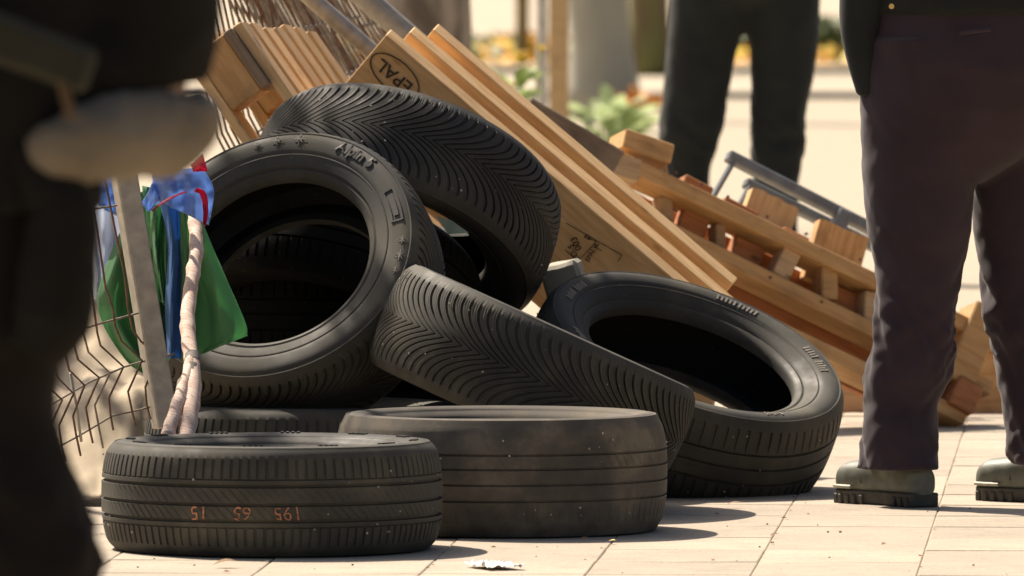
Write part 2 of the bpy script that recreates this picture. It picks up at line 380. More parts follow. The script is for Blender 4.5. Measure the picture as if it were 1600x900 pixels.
def star(parent, r0, ang, size, z, mat):
    bm = bmesh.new()
    for k in range(4):
        a = k * math.pi / 4
        L = size * (1 if k % 2 == 0 else .75); d = Vector((math.cos(a), math.sin(a), 0)); p = Vector((-d.y, d.x, 0)) * size * .09
        vs = [bm.verts.new(d * s * L + q * s2 * (1.0 if s == 0 else .4) + Vector((0, 0, h))) for h in (0, .0005) for (s, q, s2) in ((-1, p, 1), (0, p, 1), (1, p, 1), (1, p, -1), (0, p, -1), (-1, p, -1))]
        bm.faces.new(vs[6:])
        for i in range(6): bm.faces.new((vs[i], vs[(i + 1) % 6], vs[6 + (i + 1) % 6], vs[6 + i]))
    me = mesh_bm(bm)
    for v in me.vertices:
        a = R_(ang) - v.co.x / r0; r = r0 + v.co.y; v.co = Vector((r * math.cos(a), r * math.sin(a), z(r) + v.co.z))
    return obj('snowflake_mark', me, mat, parent)

gz = lambda D, py: 0
def flat(label, cx, D, Rt, w, rb, N, kind, mat, **k):
    c = P(cx, 700, D); c.z = w / 2 + .002 + k.pop('dz', 0)
    return tyre(label, None, None, c, (k.pop('tx', 0), k.pop('ty', 0), 1), Rt, w, rb, N, kind, mat, **k)
# T1: front left, lying flat, with chalk numbers
T1 = flat('ribbed tyre lying flat in front with orange chalk numbers on its tread', 425, 20.22, .3215, .205, .195, 112, 'rib', M_rub, spin=20)
# chalk size marks written upside down on the tread
def chalk(body, ang, size=.036):
    me = text_me(body, size, .0006, -.0004)
    for v in me.vertices:
        jj = Vector((v.co.x * 90 + ang, v.co.y * 90, 0)); v.co.x += noise.noise(jj) * .0022 + v.co.y * .12 * math.sin(ang); v.co.y += noise.noise(jj + Vector((7, 0, 0))) * .0026
        x, y = -v.co.x, -v.co.y                      # turned half round
        a = R_(ang) + x / .322; r = .3203 + v.co.z + .0006 + (.0016 if True else 0)
        v.co = Vector((r * math.cos(a), r * math.sin(a), y - .018))
    o = obj('chalk_number', me, M_chalk); o.parent = T1; o.matrix_parent_inverse = Matrix.Rotation(R_(-20), 4, 'Z'); return o
for t, px in (('15', 318), ('65', 385), ('195', 455)):
    a = -90 + math.degrees(math.asin((px - 425) / 830 / .3215)); chalk(t, a)
# T2: front middle, worn smooth, lying flat
T2 = flat('worn smooth tyre lying flat in front of the slanting zigzag tyre', 783, 20.83, .3225, .228, .215, 90, 'worn', M_rub_worn, spin=5, depth=.006)
# T6: flat tyre behind T1
T6 = flat('mostly hidden tyre lying flat behind the chalk-marked tyre', 475, 21.75, .325, .205, .19, 100, 'rib', M_rub, spin=3)
# T3: leaning on T6, hole towards us
n3 = cw(-.278, .546, .79)
T3 = tyre('winter tyre leaning at left with snowflake marks and italic lettering on its sidewall', 449, 443, 21.75, n3, .318, .222, .200, 96, 'v', M_rub, spin=0, bwf=.42)
# T4: leaning at right, hole up
n4 = cw(.308, .870, .384)
T4 = tyre('tyre tilted up at right beside the boots with its open hole showing', 1064, 611, 22.25, n4, .336, .222, .224, 84, 'road', M_rub, spin=0, bwf=.36)
# T5: top of heap, zigzag tread
n5 = cw(-.29, -.842, .455)
T5 = tyre('topmost tyre of the heap with arrow-shaped winter tread, under the wooden beams', 628, 324, 22.35, n5, .329, .222, .205, 92, 'v', M_rub_dark, spin=8, sgn=-1)
# T7: slanting zigzag tyre in the middle
n7 = cw(.41, .905, .0)
T7 = tyre('slanting winter tyre in the middle showing its zigzag tread to us', 831, 588, 21.55, n7, .330, .222, .205, 92, 'v', M_rub, spin=8, sgn=-1)
# nearly hidden tyres; the last two are added so the heap's openings read dark
T8 = tyre('tyre almost hidden behind the lettered tyre, only a curved edge showing', 512, 458, 22.32, cw(-.20, -.86, .42), .318, .205, .197, 84, 'road', M_rub_shade, spin=0)
T9 = flat('added tyre at the bottom of the heap, all but hidden, darkening its openings', 520, 22.50, .318, .205, .197, 84, 'road', M_rub_shade)
T10 = flat('added tyre stacked on the bottom one to darken the openings of the heap', 490, 22.50, .325, .205, .197, 84, 'road', M_rub_shade, dz=.262)
def pebbles(o, Rt, w, n, seed):               # small stones and crumbs caught in the tread
    r = random.Random(seed); bm = bmesh.new()
    for k in range(n):
        a = r.uniform(0, 6.283); z = r.uniform(-.38, .38) * w; q = r.uniform(.0012, .0032)
        m = Matrix.Translation((math.cos(a) * (Rt - .002), math.sin(a) * (Rt - .002), z)) @ Euler((r.uniform(0, 3), r.uniform(0, 3), 0)).to_matrix().to_4x4() @ Matrix.Diagonal((q, q * r.uniform(.5, 1), q * r.uniform(.4, 1), 1))
        bmesh.ops.create_icosphere(bm, subdivisions=1, radius=1, matrix=m)
    p = obj('trapped_stones', mesh_bm(bm), M_stone, o); p['kind'] = 'stuff'
M_stone = plain('trapped_stone', (.38, .35, .29), .85, 0, 90, .4, 0)
for q, (t_, Rt_, w_) in enumerate(((T1, .3215, .205), (T2, .3225, .228), (T5, .329, .222), (T7, .330, .222), (T4, .336, .222))): pebbles(t_, Rt_, w_, 60, 50 + q)

def side_z(w, bwf=.39):                                # outer height of the sidewall above the middle plane at radius r (local z)
    def z(r, Rt=.318, rb=.197):
        u = (r - rb - .02) / (Rt - rb - .032); bw = bwf * w; tw = .40 * w
        return (bw + .007 + (w / 2 - bw - .007) * math.sin(min(1, u / UM) * math.pi / 2) ** .9 if u < UM else w / 2 - (w / 2 - tw) * .62 * ((u - UM) / (1 - UM)) ** 2) + .0016
    return z
z3 = lambda r: side_z(.222, .42)(r, .318, .200)
arc_text('Alpin 5', .034, .276, 50, z3, T3, M_rub_txt, 'raised_lettering', .0006, .0012)
for a, s in ((78, .014), (88, .012), (97, .009), (-12, .014), (-4, .011), (-19, .010)): star(T3, .277, a, s, z3, M_rub_pale)
def ridge(o, r0, r1, a0, a1, z, mat, name='raised_mark', h=.0008):
    n = max(2, int(abs(a1 - a0) / 2)); vs, fs = [], []
    for i in range(n + 1):
        a = R_(a0 + (a1 - a0) * i / n)
        for r in (r0, r1): vs += [(r * math.cos(a), r * math.sin(a), z(r) + h), (r * math.cos(a), r * math.sin(a), z(r) - .002)]
    for i in range(n):
        k = i * 4; fs += [(k, k + 4, k + 6, k + 2), (k, k + 1, k + 5, k + 4), (k + 2, k + 6, k + 7, k + 3)]
    fs += [(0, 2, 3, 1), (n * 4, n * 4 + 1, n * 4 + 3, n * 4 + 2)]
    return obj(name, mesh_py(vs, fs), mat, o)
ridge(T3, .254, .258, 6, 24, z3, M_rub_txt); ridge(T3, .276, .280, 6, 24, z3, M_rub_txt)
for a in (6, 23.2): ridge(T3, .254, .280, a, a + .8, z3, M_rub_txt)
ridge(T3, .262, .272, 9, 21, z3, M_rub_txt)
z4 = lambda r: side_z(.222, .36)(r, .336, .224)
for a0 in (12, 24, 62, 72, 150, 162, 200, 300):
    for k in range(5): ridge(T4, .276, .292 - .003 * (k % 2), a0 + k * 1.9, a0 + k * 1.9 + .9, z4, M_rub_pale)
z1 = lambda r: side_z(.205)(r, .3215, .195)
for a0 in range(0, 360, 30):
    for k in range(4): ridge(T1, .262, .276, a0 + k * 2.2, a0 + k * 2.2 + 1.1, z1, M_rub_txt)

# ------------------------------------------------------------------ timber
def board(name, root, c, size, mat, rot=(0, 0, 0), bev=.003, warp=.0, seed=0, nx=6):
    o = obj(name, box_me(*size, bev, nx if warp else 1, warp, seed), mat, root)
    o.location = c; o.rotation_euler = rot; return o
# three fresh beams sloping down to the right
xl = cw(.762, -.648, .0); zl = cw(.60, .70, .38)
org1 = P(600, 56, 22.65)
labs = ['nearest sloping wooden beam, stamped with an oval and a code box', 'middle one of the three sloping pale wooden beams', 'rearmost of the three sloping pale wooden beams, nearest the flowers']
for k in range(3):
    # the top left corner of each beam as seen, each a step further back
    tl = P(603 + 37 * k, 54 - 4 * k, 22.80 + .085 * k)
    M = frame(tl, xl, zl); L = .95 - .055 * k; hh = .25 if k == 0 else .20
    o = obj('wooden_beam', box_me(L, .046, hh, .002, 10, .0018, k * 5 + 2), M_pine)
    o.matrix_world = M @ Matrix.Translation((L / 2, .023, -hh / 2)); tag(o, labs[k], 'beam', 'sloping beams')
    if k == 0: B0, B0M = o, M
def on_plane(M, px, py, y=0.0):               # local x, z of the point of a plane of frame M seen at a pixel
    o = M @ Vector((0, y, 0)); nrm = M.to_3x3() @ Vector((0, 1, 0)); c = Vector((0, 0, CAM_H)); d = P(px, py, 20) - c
    p = M.inverted() @ (c + d * ((o - c).dot(nrm) / d.dot(nrm))); return p.x, p.z
def stamp_text(body, px, py, size, rot=180, bold=.0, parent=None, M=None):
    x, z = on_plane(M, px, py); me = text_me(body, size, .0, bold)
    a = R_(rot); off = parent.matrix_world.inverted() @ M
    for v in me.vertices:
        X, Z = v.co.x * math.cos(a) - v.co.y * math.sin(a), v.co.x * math.sin(a) + v.co.y * math.cos(a)
        v.co = off @ Vector((x + X, -.0028, z + Z))
    return obj('stamp_letters', me, M_stamp, parent)
def stamp_line(pts, parent, M, w=.0016, closed=False):
    off = parent.matrix_world.inverted() @ M; q = [Vector((x, -.0026, z)) for x, z in pts]
    if closed: q.append(q[0])
    return obj('stamp_line', tube_me([off @ p for p in q], w, 5, False), M_stamp, parent)
xe, ze = on_plane(B0M, 617, 117)
stamp_line([(xe + .062 * math.cos(t * math.pi / 20), ze + .034 * math.sin(t * math.pi / 20)) for t in range(41)], B0, B0M, .0015)
stamp_text('EPAL', 617, 118, .041, 180, .0006, B0, B0M)
stamp_text('ED-5', 897, 394, .018, 152, .0003, B0, B0M); stamp_text('003', 901, 380, .021, 152, .0004, B0, B0M); stamp_text('PL-49', 925, 375, .016, 180, .0003, B0, B0M)
stamp_text('EPAL', 923, 398, .015, 100, .0002, B0, B0M)
for seg in (((885, 348), (972, 398)), ((972, 398), (966, 408)), ((926, 384), (906, 405)), ((926, 384), (940, 391)), ((884, 390), (910, 414))):
    stamp_line([on_plane(B0M, *seg[0]), on_plane(B0M, *seg[1])], B0, B0M, .0009)

# pallet at the upper left: deck seen at a grazing angle, long side towards us
pn = Vector((.80, .58, .15)).normalized(); pw = Vector((.19, 0, -.985)); pw = (pw - pn * pn.dot(pw)).normalized(); pl = pw.cross(pn) if pw.cross(pn).x > 0 else pn.cross(pw)
Lx, Wy, Nz = cw(*pl), cw(*pw), cw(*pn)
Mp = Matrix((Lx, Wy, Nz)).transposed().to_4x4()
assert Mp.to_3x3().determinant() > 0
Mp.translation = P(374, 33, 22.75)
pal = empty('slatted_pallet', Mp); tag(pal, 'pallet of pale slats and blocks propped up behind the topmost tyre', 'pallet')
Lp, Wp = 1.0, .80
for k in range(7):
    board('deck_board', pal, (Lp / 2 + random.uniform(-.012, .012), .045 + k * .117, -.011), (Lp, .076, .022), M_pine, (0, 0, random.gauss(0, .003)), .002, .0015, k)
for xx in (.073, .5, .927):
    board('cross_board', pal, (xx, Wp / 2 - .005, -.0335), (.145, Wp, .021), M_grey_wood, (0, 0, 0), .002, .0012, int(xx * 50))
    for yy, mm in ((.05, M_pallet if xx < .1 else M_red), (.395, M_pallet), (.745, M_blockwood)):
        board('block', pal, (xx, yy, -.084), (.145, .098, .078), mm, (0, 0, random.gauss(0, .02)), .003, .0015, int(xx * 30 + yy * 90))
for yy in (.05, .395, .745):
    board('bottom_board', pal, (Lp / 2, yy, -.1345), (Lp, .1, .022), M_pine if yy < .1 else M_pallet, (0, 0, 0), .002, .0015, int(yy * 70))

# broken pallet at the right, leaning back, its long stringers towards us
x3 = cw(.87, -.41, -.28); z3v = cw(.38, .86, -.34)
M3 = frame(P(952, 243, 24.85), x3, z3v)
p3 = empty('broken_pallet', M3); tag(p3, 'broken brown pallet leaning in the shade behind the legs, its cross boards snapped off', 'pallet')
def L3(px, py): return on_plane(M3, px, py)
def strip3(name, a, b, hh, y, mat, th=.022, seed=0):          # long board whose top edge runs from pixel a to pixel b
    (xa, za), (xb, zb) = L3(*a), L3(*b); L = math.hypot(xb - xa, zb - za); an = math.atan2(zb - za, xb - xa)
    cx, cz = (xa + xb) / 2, (za + zb) / 2
    return board(name, p3, (cx + math.sin(an) * hh / 2, y, cz - math.cos(an) * hh / 2), (L, th, hh), mat, (0, -an, 0), .002, .0018, seed)
strip3('stringer', (952, 240), (1570, 535), .036, .0, M_pallet, .10, 1)
strip3('stringer', (1000, 335), (1540, 603), .034, .0, M_pallet, .10, 2)
strip3('stringer', (1110, 462), (1500, 648), .034, .0, M_pallet, .10, 3)
for k, (a, b, m) in enumerate((((960, 262), (1560, 548), M_red), ((995, 320), (1545, 580), M_red), ((1040, 385), (1530, 625), M_red))):
    strip3('deck_board', a, b, .078 if k else .07, .10 + .004 * k, m, .022, 10 + k)
def block3(px, py, w, h, mat, y=.0, rot=0, d=.08, seed=0, name='block'):
    x, z = L3(px, py); return board(name, p3, (x, y, z), (w, d, h), mat, (0, R_(rot), 0), .003, .0015, seed)
block3(968, 268, .065, .055, M_blockwood, .0, -8, .1, 1)
block3(1044, 330, .032, .075, M_blockwood, .03, -24, .05, 2)
block3(1128, 368, .026, .06, M_blockwood, .03, -20, .05, 3)
block3(1222, 413, .045, .085, M_blockwood, -.005, 6, .06, 4)
block3(1288, 442, .04, .09, M_pallet, -.005, -20, .06, 5)
block3(1360, 490, .06, .09, M_blockwood, -.005, -16, .06, 6)
block3(1090, 350, .07, .07, M_red, .045, 0, .04, 7); block3(1175, 396, .08, .07, M_red, .045, 0, .04, 8); block3(1320, 470, .08, .075, M_red, .045, 0, .04, 9)
# snapped cross boards standing above the top stringer
def stub(px0, py0, px1, py1, w, y, mat, seed, th=.022):       # a board end, centre line from pixel to pixel, torn at the top
    (xa, za), (xb, zb) = L3(px0, py0), L3(px1, py1); L = math.hypot(xb - xa, zb - za); an = math.atan2(zb - za, xb - xa)
    bm = bmesh.new(); n = 9; r = random.Random(seed)
    top = [L / 2 + r.uniform(-.0025, .0025) for j in range(n + 1)]
    grid = []
    for sy in (-1, 1):
        lo = [bm.verts.new((-L / 2, sy * th / 2, -w / 2 + w * j / n)) for j in range(n + 1)]
        hi = [bm.verts.new((top[j] + r.uniform(-.003, .003), sy * th / 2, -w / 2 + w * j / n)) for j in range(n + 1)]
        grid.append((lo, hi))
        for j in range(n):
            q = (lo[j], hi[j], hi[j + 1], lo[j + 1]); bm.faces.new(q if sy > 0 else q[::-1])
    (l0, h0), (l1, h1) = grid
    for j in range(n): bm.faces.new((h0[j], h0[j + 1], h1[j + 1], h1[j])); bm.faces.new((l0[j], l1[j], l1[j + 1], l0[j + 1]))
    for j in (0, n): bm.faces.new((l0[j], h0[j], h1[j], l1[j]) if j == 0 else (l0[j], l1[j], h1[j], h0[j]))
    o = obj('snapped_board', mesh_bm(bm), mat, p3); o.location = ((xa + xb) / 2, y, (za + zb) / 2); o.rotation_euler = (0, -an, 0); return o
for nx_, ny_ in ((1043, 276), (1082, 295), (1124, 314), (1185, 345), (1246, 372), (1330, 412), (1190, 440), (1270, 478)):
    x, z = L3(nx_, ny_); nl = obj('nail_head', tube_me([Vector((0, -.052, 0)), Vector((0, -.048, 0))], .0038, 10), M_wire, p3); nl.location = (x, 0, z)
# lid-like board at the upper left corner
block3(1006, 232, .125, .048, M_pallet, .02, -7, .1, 21, 'snapped_board')
stub(1055, 300, 1040, 222, .03, .06, M_blockwood, 22)
block3(1094, 290, .075, .03, M_red, .04, 1, .06, 23, 'snapped_board')
block3(1160, 328, .09, .034, M_red, .04, 2, .06, 24, 'snapped_board')
stub(1205, 375, 1232, 300, .125, .085, M_pine, 25, .03)
block3(1245, 372, .07, .035, M_red, .04, 0, .06, 26, 'snapped_board')
stub(1310, 440, 1335, 350, .13, .07, M_pallet, 27, .03)
stub(1440, 520, 1462, 420, .03, .05, M_blockwood, 28, .02)
# its lower corner beside the legs
board('end_block', p3, (*[(lambda q: q)(L3(1508, 545))[0]], -.01, L3(1508, 545)[1]), (.075, .10, .20), M_pallet, (0, R_(28) - .42, 0), .004, .002, 61)
board('end_block', p3, (L3(1492, 625)[0], -.02, L3(1492, 625)[1]), (.065, .1, .075), M_red, (0, R_(28) - .42, 0), .004, .002, 62)

# weathered plank behind the beams
Mw = frame(P(838, 165, 24.6), cw(.86, -.50, -.1), cw(.45, .85, -.25))
o = obj('weathered_plank', box_me(.25, .05, .062, .004, 8, .004, 71), M_grey_wood); o.matrix_world = Mw @ Matrix.Translation((.105, .02, -.02)); tag(o, 'grey weathered plank end poking out behind the sloping beams', 'plank')
# pale offcut under the code box
Mo = frame(P(878, 425, 22.55), cw(.9, .25, .2), cw(-.2, .95, .1))
o = obj('wood_offcut', box_me(.085, .05, .13, .008, 6, .008, 73), plain('pale_offcut', (.33, .31, .25), .8, 0, 14, .2)); o.matrix_world = Mo @ Matrix.Translation((0, 0, -.045)); tag(o, 'pale grey wood offcut lying below the stamped beam', 'offcut')
o = obj('wood_scrap', box_me(.16, .03, .12, .004, 6, .003, 77), M_pine); o.matrix_world = frame(P(1062, 600, 22.9), (1, .1, -.25), (0, .5, 1)); tag(o, 'orange wood scrap glimpsed through the hole of the tilted tyre', 'scrap')
# cardboard-brown board standing behind the pallet corner
Mc = frame(P(1520, 592, 25.75), (1, .05, 0), (0, .15, 1))
o = obj('brown_panel', box_me(.40, .02, .24, .003, 8, .003, 75), M_pallet); o.matrix_world = Mc @ Matrix.Translation((-.04, 0, -.01)); tag(o, 'brown board standing on edge behind the broken pallet corner', 'board')
Mc2 = frame(P(1335, 612, 25.6), (1, .02, 0), (0, .1, 1))
o = obj('brown_panel', box_me(.30, .022, .10, .003, 8, .003, 76), M_blockwood); o.matrix_world = Mc2; tag(o, 'low pale board on the ground behind the tilted tyre', 'board')

# grey steel frame behind the broken pallet
fr = empty('metal_trestle', frame(P(1140, 243, 25.5), cw(.87, -.445, -.24), cw(.3, .9, -.3))); MF = fr.matrix_world.copy()
tag(fr, 'grey painted metal trestle standing behind the broken pallet', 'trestle')
def bar(name, a, b, w=.028, d=.03, y=0.0):
    (xa, za), (xb, zb) = on_plane(MF, *a, y), on_plane(MF, *b, y); L = math.hypot(xb - xa, zb - za); an = math.atan2(zb - za, xb - xa)
    o = obj(name, box_me(L, d, w, .004), M_greysteel, fr); o.location = ((xa + xb) / 2, y, (za + zb) / 2); o.rotation_euler = (0, -an, 0); return o
bar('rail', (1136, 243), (1400, 378)); bar('rail', (1163, 285), (1400, 402), .024, .03, .07); bar('leg', (1147, 250), (1108, 318), .013, .02, -.006); bar('leg', (1172, 290), (1150, 330), .013, .02, .06)
bar('cross_bar', (1318, 330), (1286, 425), .034, .04, -.008); bar('leg', (1490, 430), (1440, 540), .02, .03, .02)

# ------------------------------------------------------------------ wire fences, tube
FEN = 21.15
def FD(px): return FEN + (px - 255) * .0022
wf = empty('wire_fence_panel', Matrix.Translation(G(200, 800) * 0 + P(200, 690, FD(200)))); wf.rotation_euler = (0, 0, 0)
tag(wf, 'rust brown welded wire fence panel with bent wires at lower left', 'fence')
inv = wf.matrix_world.inverted()
def fwire(pts, r=.0023, mat=M_wire, name='wire', root=wf, n=6, D=None):
    iv = root.matrix_world.inverted()
    q = [iv @ P(x, y, (FD(x) if D is None else D) + (0 if len(z) == 0 else z[0])) for x, y, *z in pts]
    return obj(name, tube_me(q, r, n), mat, root, 180)
W = [[(137, 270), (152, 360), (165, 450), (176, 480), (180, 510), (190, 533), (222, 563), (200, 612), (207, 645), (212, 665)],
     [(162, 270), (180, 360), (195, 430), (200, 480), (207, 515), (220, 533), (246, 557), (227, 605), (229, 630), (235, 655)],
     [(120, 270), (140, 430), (152, 520), (157, 540), (193, 573), (170, 622), (173, 650), (177, 672)],
     [(100, 270), (120, 480), (138, 550), (172, 583), (148, 633), (155, 670), (161, 700)],
     [(80, 270), (100, 480), (122, 562), (155, 590), (134, 637), (140, 670), (145, 692)],
     [(60, 270), (85, 480), (108, 578), (132, 602), (114, 650), (119, 680), (126, 712)],
     [(40, 270), (66, 480), (90, 590), (115, 615), (92, 665), (97, 700), (103, 720)],
     [(20, 270), (46, 480), (66, 594), (97, 625), (76, 672), (80, 705), (84, 725)]]
for k, w_ in enumerate(W):
    q = [(x, y, -.03 if 550 < y < 630 and i and w_[i][0] > w_[i - 1][0] else 0) for i, (x, y) in enumerate(w_)]
    fwire(q, .0023, M_wire if k not in (3,) else M_wire_g)
for h in ([(10, 345), (150, 326), (182, 321)], [(60, 535), (152, 507), (216, 489)], [(20, 665), (80, 632), (140, 597), (195, 573), (250, 557), (272, 553)], [(60, 715), (125, 680), (175, 650), (220, 640), (245, 632)]):
    fwire([(x, y, .006) for x, y in h], .0021, M_wire_g)
fwire([(110, 583), (120, 640), (127, 690)], .003, M_galv)
# the galvanised post: a square tube
pa, pb = P(190, 250, 21.1), P(259, 668, 21.1)
post = obj('fence_post', box_me(.044, .044, (pb - pa).length, .003), M_galv)
zz = (pa - pb).normalized(); M = frame((pa + pb) / 2, zz.cross(Vector((0, 1, 0))) * -1 + Vector((0, .35, 0)), zz); post.matrix_world = M
tag(post, 'galvanised square fence post leaning beside the green cloth', 'post')

# collapsed mesh panels behind the pallet, seen edge-on
def mesh_panel(label, a0, a1, b0, b1, D0, D1, n, mats, r=.0028, kink=True, seed=0):
    root = empty('collapsed_fence_panel', Matrix.Translation(P((b0[0] + b1[0]) / 2, (b0[1] + b1[1]) / 2, (D0 + D1) / 2))); tag(root, label, 'fence', 'collapsed wire mesh panels')
    rr = random.Random(seed)
    for i in range(n):
        t = i / (n - 1); D = D0 + (D1 - D0) * t
        ax, ay = a0[0] + (a1[0] - a0[0]) * t, a0[1] + (a1[1] - a0[1]) * t
        bx, by = b0[0] + (b1[0] - b0[0]) * t, b0[1] + (b1[1] - b0[1]) * t
        pts = []
        for s in range(13):
            u = s / 12; x, y = ax + (bx - ax) * u + rr.uniform(-.3, .3), ay + (by - ay) * u
            if kink and s in (5, 9): x += 9
            pts.append((x, y, .25 * u))
        fwire(pts, r, mats[i % len(mats)], 'wire', root, 5, D)
    for u in (.15, .42, .75):
        pts = []
        for i in range(0, n, 2):
            t = i / (n - 1); D = D0 + (D1 - D0) * t
            ax, ay = a0[0] + (a1[0] - a0[0]) * t, a0[1] + (a1[1] - a0[1]) * t
            bx, by = b0[0] + (b1[0] - b0[0]) * t, b0[1] + (b1[1] - b0[1]) * t
            pts.append((ax + (bx - ax) * u, ay + (by - ay) * u, D - 23 + .25 * u))
        fwire(pts, r, mats[0], 'wire', root, 5, 23)
mesh_panel('near collapsed mesh panel left of the slatted pallet', (268, -60), (420, -60), (375, 350), (470, 240), 23.2, 24.0, 17, [M_wire_g, M_wire], .0030, True, 1)
mesh_panel('middle collapsed mesh panel above the slatted pallet', (330, -60), (520, -60), (470, 230), (640, 140), 23.8, 24.6, 26, [M_wire_g, M_wire_g, M_wire], .0036, False, 2)
mesh_panel('rear collapsed mesh panel with dense wires over the slatted pallet', (350, -60), (540, -60), (520, 260), (690, 160), 24.8, 26.0, 30, [M_wire_g, M_wire], .0044, False, 3)
for lab, a, b, D, r in (('galvanised tube slanting down just above the slatted pallet', (455, -30), (620, 115), 23.5, .019), ('thicker galvanised tube slanting down to the tops of the beams', (540, -30), (660, 75), 23.9, .026)):
    q0, q1 = P(*a, D), P(*b, D)
    o = obj('steel_tube', tube_me([q0, (q0 + q1) / 2, q1], r, 20), M_galv, None, 40); tag(o, lab, 'tube')

# ------------------------------------------------------------------ branch, cloth, sack
br = empty('peeled_branch', Matrix.Translation(P(290, 690, 20.55))); tag(br, 'pale peeled forked branch standing in the chalk-marked tyre', 'branch')
def bpart(name, pts, rs, D):
    iv = br.matrix_world.inverted(); q = smoothline([iv @ P(x, y, D + .80 * (696 - y) / 404) for i, (x, y) in enumerate(pts)], 6)
    rr = [np.interp(i, np.linspace(0, len(q) - 1, len(rs)), rs) for i in range(len(q))]
    me = tube_me(q, [float(a) * (1 + .08 * noise.noise(p * 40)) for a, p in zip(rr, q)], 14)
    for v in me.vertices: v.co += Vector((noise.noise(v.co * 45), noise.noise(v.co * 45 + Vector((5, 0, 0))), 0)) * .003
    return obj(name, me, M_bark, br, 180)
bpart('stem', [(299, 292), (303, 340), (307, 390), (298, 450), (293, 510), (299, 560), (302, 600), (297, 650), (289, 696)], [.011, .0125, .0135, .014, .0145, .0145, .0155, .016, .015], 20.48)
bpart('side_stem', [(299, 555), (292, 590), (280, 625), (268, 660), (261, 684)], [.010, .012, .013, .0135, .013], 20.47)
for x, y in ((301, 562), (299, 580), (288, 603), (278, 632)):
    p0, p1 = P(x, y - 5, 20.48 + .8 * (701 - y) / 404), P(x - 1, y + 6, 20.48 + .8 * (690 - y) / 404); iv = br.matrix_world.inverted()
    obj('bark_band', tube_me([iv @ p0, iv @ p1], .0163 if x > 290 else .0142, 14, False), plain('grey_bark', (.16, .135, .12), .85, 0, 60, .3), br, 180)
flag = empty('bundled_cloth', Matrix.Translation(P(270, 590, 20.95))); tag(flag, 'green, blue and pink cloth bundled round the peeled branch', 'cloth')
M_cg = cloth_mat('green_cloth', (.16, .37, .19), .6, .15, .1, 900, .6); M_cg2 = cloth_mat('dark_green_cloth', (.08, .26, .14), .6, .2, .1, 900, .6)
M_cb = cloth_mat('blue_cloth', (.08, .22, .50), .6, .15, .1, 900, .6); M_cl = cloth_mat('pale_blue_cloth', (.27, .42, .72), .6, .15, .1, 900, .6); M_cp = cloth_mat('pink_cloth', (.55, .03, .12), .6, .15, .1, 900, .6); M_cw = cloth_mat('white_blue_cloth', (.70, .74, .82), .7, .2, .1, 900, .6)
def drape(name, le, re, D, mat, folds=3, amp=.02, n=28, m=36, ph=0, bulge=0.0, scale=.6):
    iv = flag.matrix_world.inverted(); le = [Vector((x, y, 0)) for x, y in le]; re = [Vector((x, y, 0)) for x, y in re]
    L = smoothline(le, 8); Rr = smoothline(re, 8); vs, fs = [], []
    for i in range(m + 1):
        t = i / m; a = L[min(int(t * (len(L) - 1)), len(L) - 1)]; b = Rr[min(int(t * (len(Rr) - 1)), len(Rr) - 1)]
        fl = t * (len(L) - 1) % 1; a = a.lerp(L[min(int(t * (len(L) - 1)) + 1, len(L) - 1)], fl)
        fr_ = t * (len(Rr) - 1) % 1; b = b.lerp(Rr[min(int(t * (len(Rr) - 1)) + 1, len(Rr) - 1)], fr_)
        for j in range(n + 1):
            u = j / n; p = a.lerp(b, u)
            dd = amp * math.sin(u * folds * 2 * math.pi + ph + .8 * math.sin(t * 3 + ph)) * (.4 + .6 * t) + amp * .7 * noise.noise(Vector((u * 3, t * 3, ph))) + amp * .45 * noise.noise(Vector((u * 7 + t * 3, t * 5, ph + 4))) - bulge * math.sin(u * math.pi)
            vs.append(iv @ P(p.x, p.y, D + dd))
    for i in range(m):
        for j in range(n): k = i * (n + 1) + j; fs.append((k, k + n + 1, k + n + 2, k + 1))
    o = obj(name, mesh_py(vs, fs), mat, flag, 180); so = o.modifiers.new('s', 'SOLIDIFY'); so.thickness = .0015; return o
drape('green_fold', [(215, 300), (160, 430), (155, 490), (195, 560), (232, 588)], [(250, 300), (255, 400), (262, 480), (265, 540), (268, 560)], 21.42, M_cg, 2.5, .03, ph=1)
drape('dark_green_fold', [(222, 290), (228, 400), (235, 500), (240, 555)], [(268, 300), (275, 400), (280, 490), (285, 540)], 21.36, M_cg2, 2, .02, ph=2)
drape('green_drape', [(228, 330), (232, 370), (238, 410), (250, 470)], [(268, 305), (262, 350), (258, 400), (262, 480)], 21.30, M_cg, 1.5, .025, ph=.5)
drape('blue_fold', [(246, 300), (262, 380), (258, 470), (262, 560)], [(280, 300), (283, 380), (282, 470), (284, 560)], 21.25, M_cb, 1, .016, ph=3, bulge=.015)
drape('green_hem', [(278, 300), (282, 380), (283, 470), (284, 552), (285, 565)], [(306, 320), (330, 380), (356, 440), (384, 505), (386, 525)], 21.24, M_cg, 1.6, .03, ph=4)
drape('blue_wrap', [(222, 318), (232, 330), (240, 322)], [(250, 262), (270, 275), (276, 300)], 21.16, M_cl, 1.7, .018, bulge=.02)
drape('blue_wrap', [(236, 268), (240, 290), (244, 312)], [(318, 262), (334, 300), (326, 352)], 21.12, M_cl, 2.2, .020, bulge=.04, ph=2)
drape('pink_lining', [(238, 328), (250, 318), (270, 306), (290, 298)], [(238, 331), (251, 321), (271, 309), (291, 301)], 21.04, M_cp, .5, .004)
drape('pink_lining', [(303, 298), (314, 306), (318, 330), (318, 350)], [(308, 294), (322, 302), (325, 328), (321, 354)], 21.04, M_cp, .5, .004)
drape('pink_lining', [(298, 258), (300, 262), (302, 268)], [(316, 240), (322, 258), (324, 268)], 21.06, M_cp, .5, .004)
drape('white_blue_fold', [(118, 250), (126, 330), (134, 400), (142, 470)], [(204, 250), (206, 330), (200, 390), (176, 480)], 21.50, M_cw, 2.5, .04, ph=1)
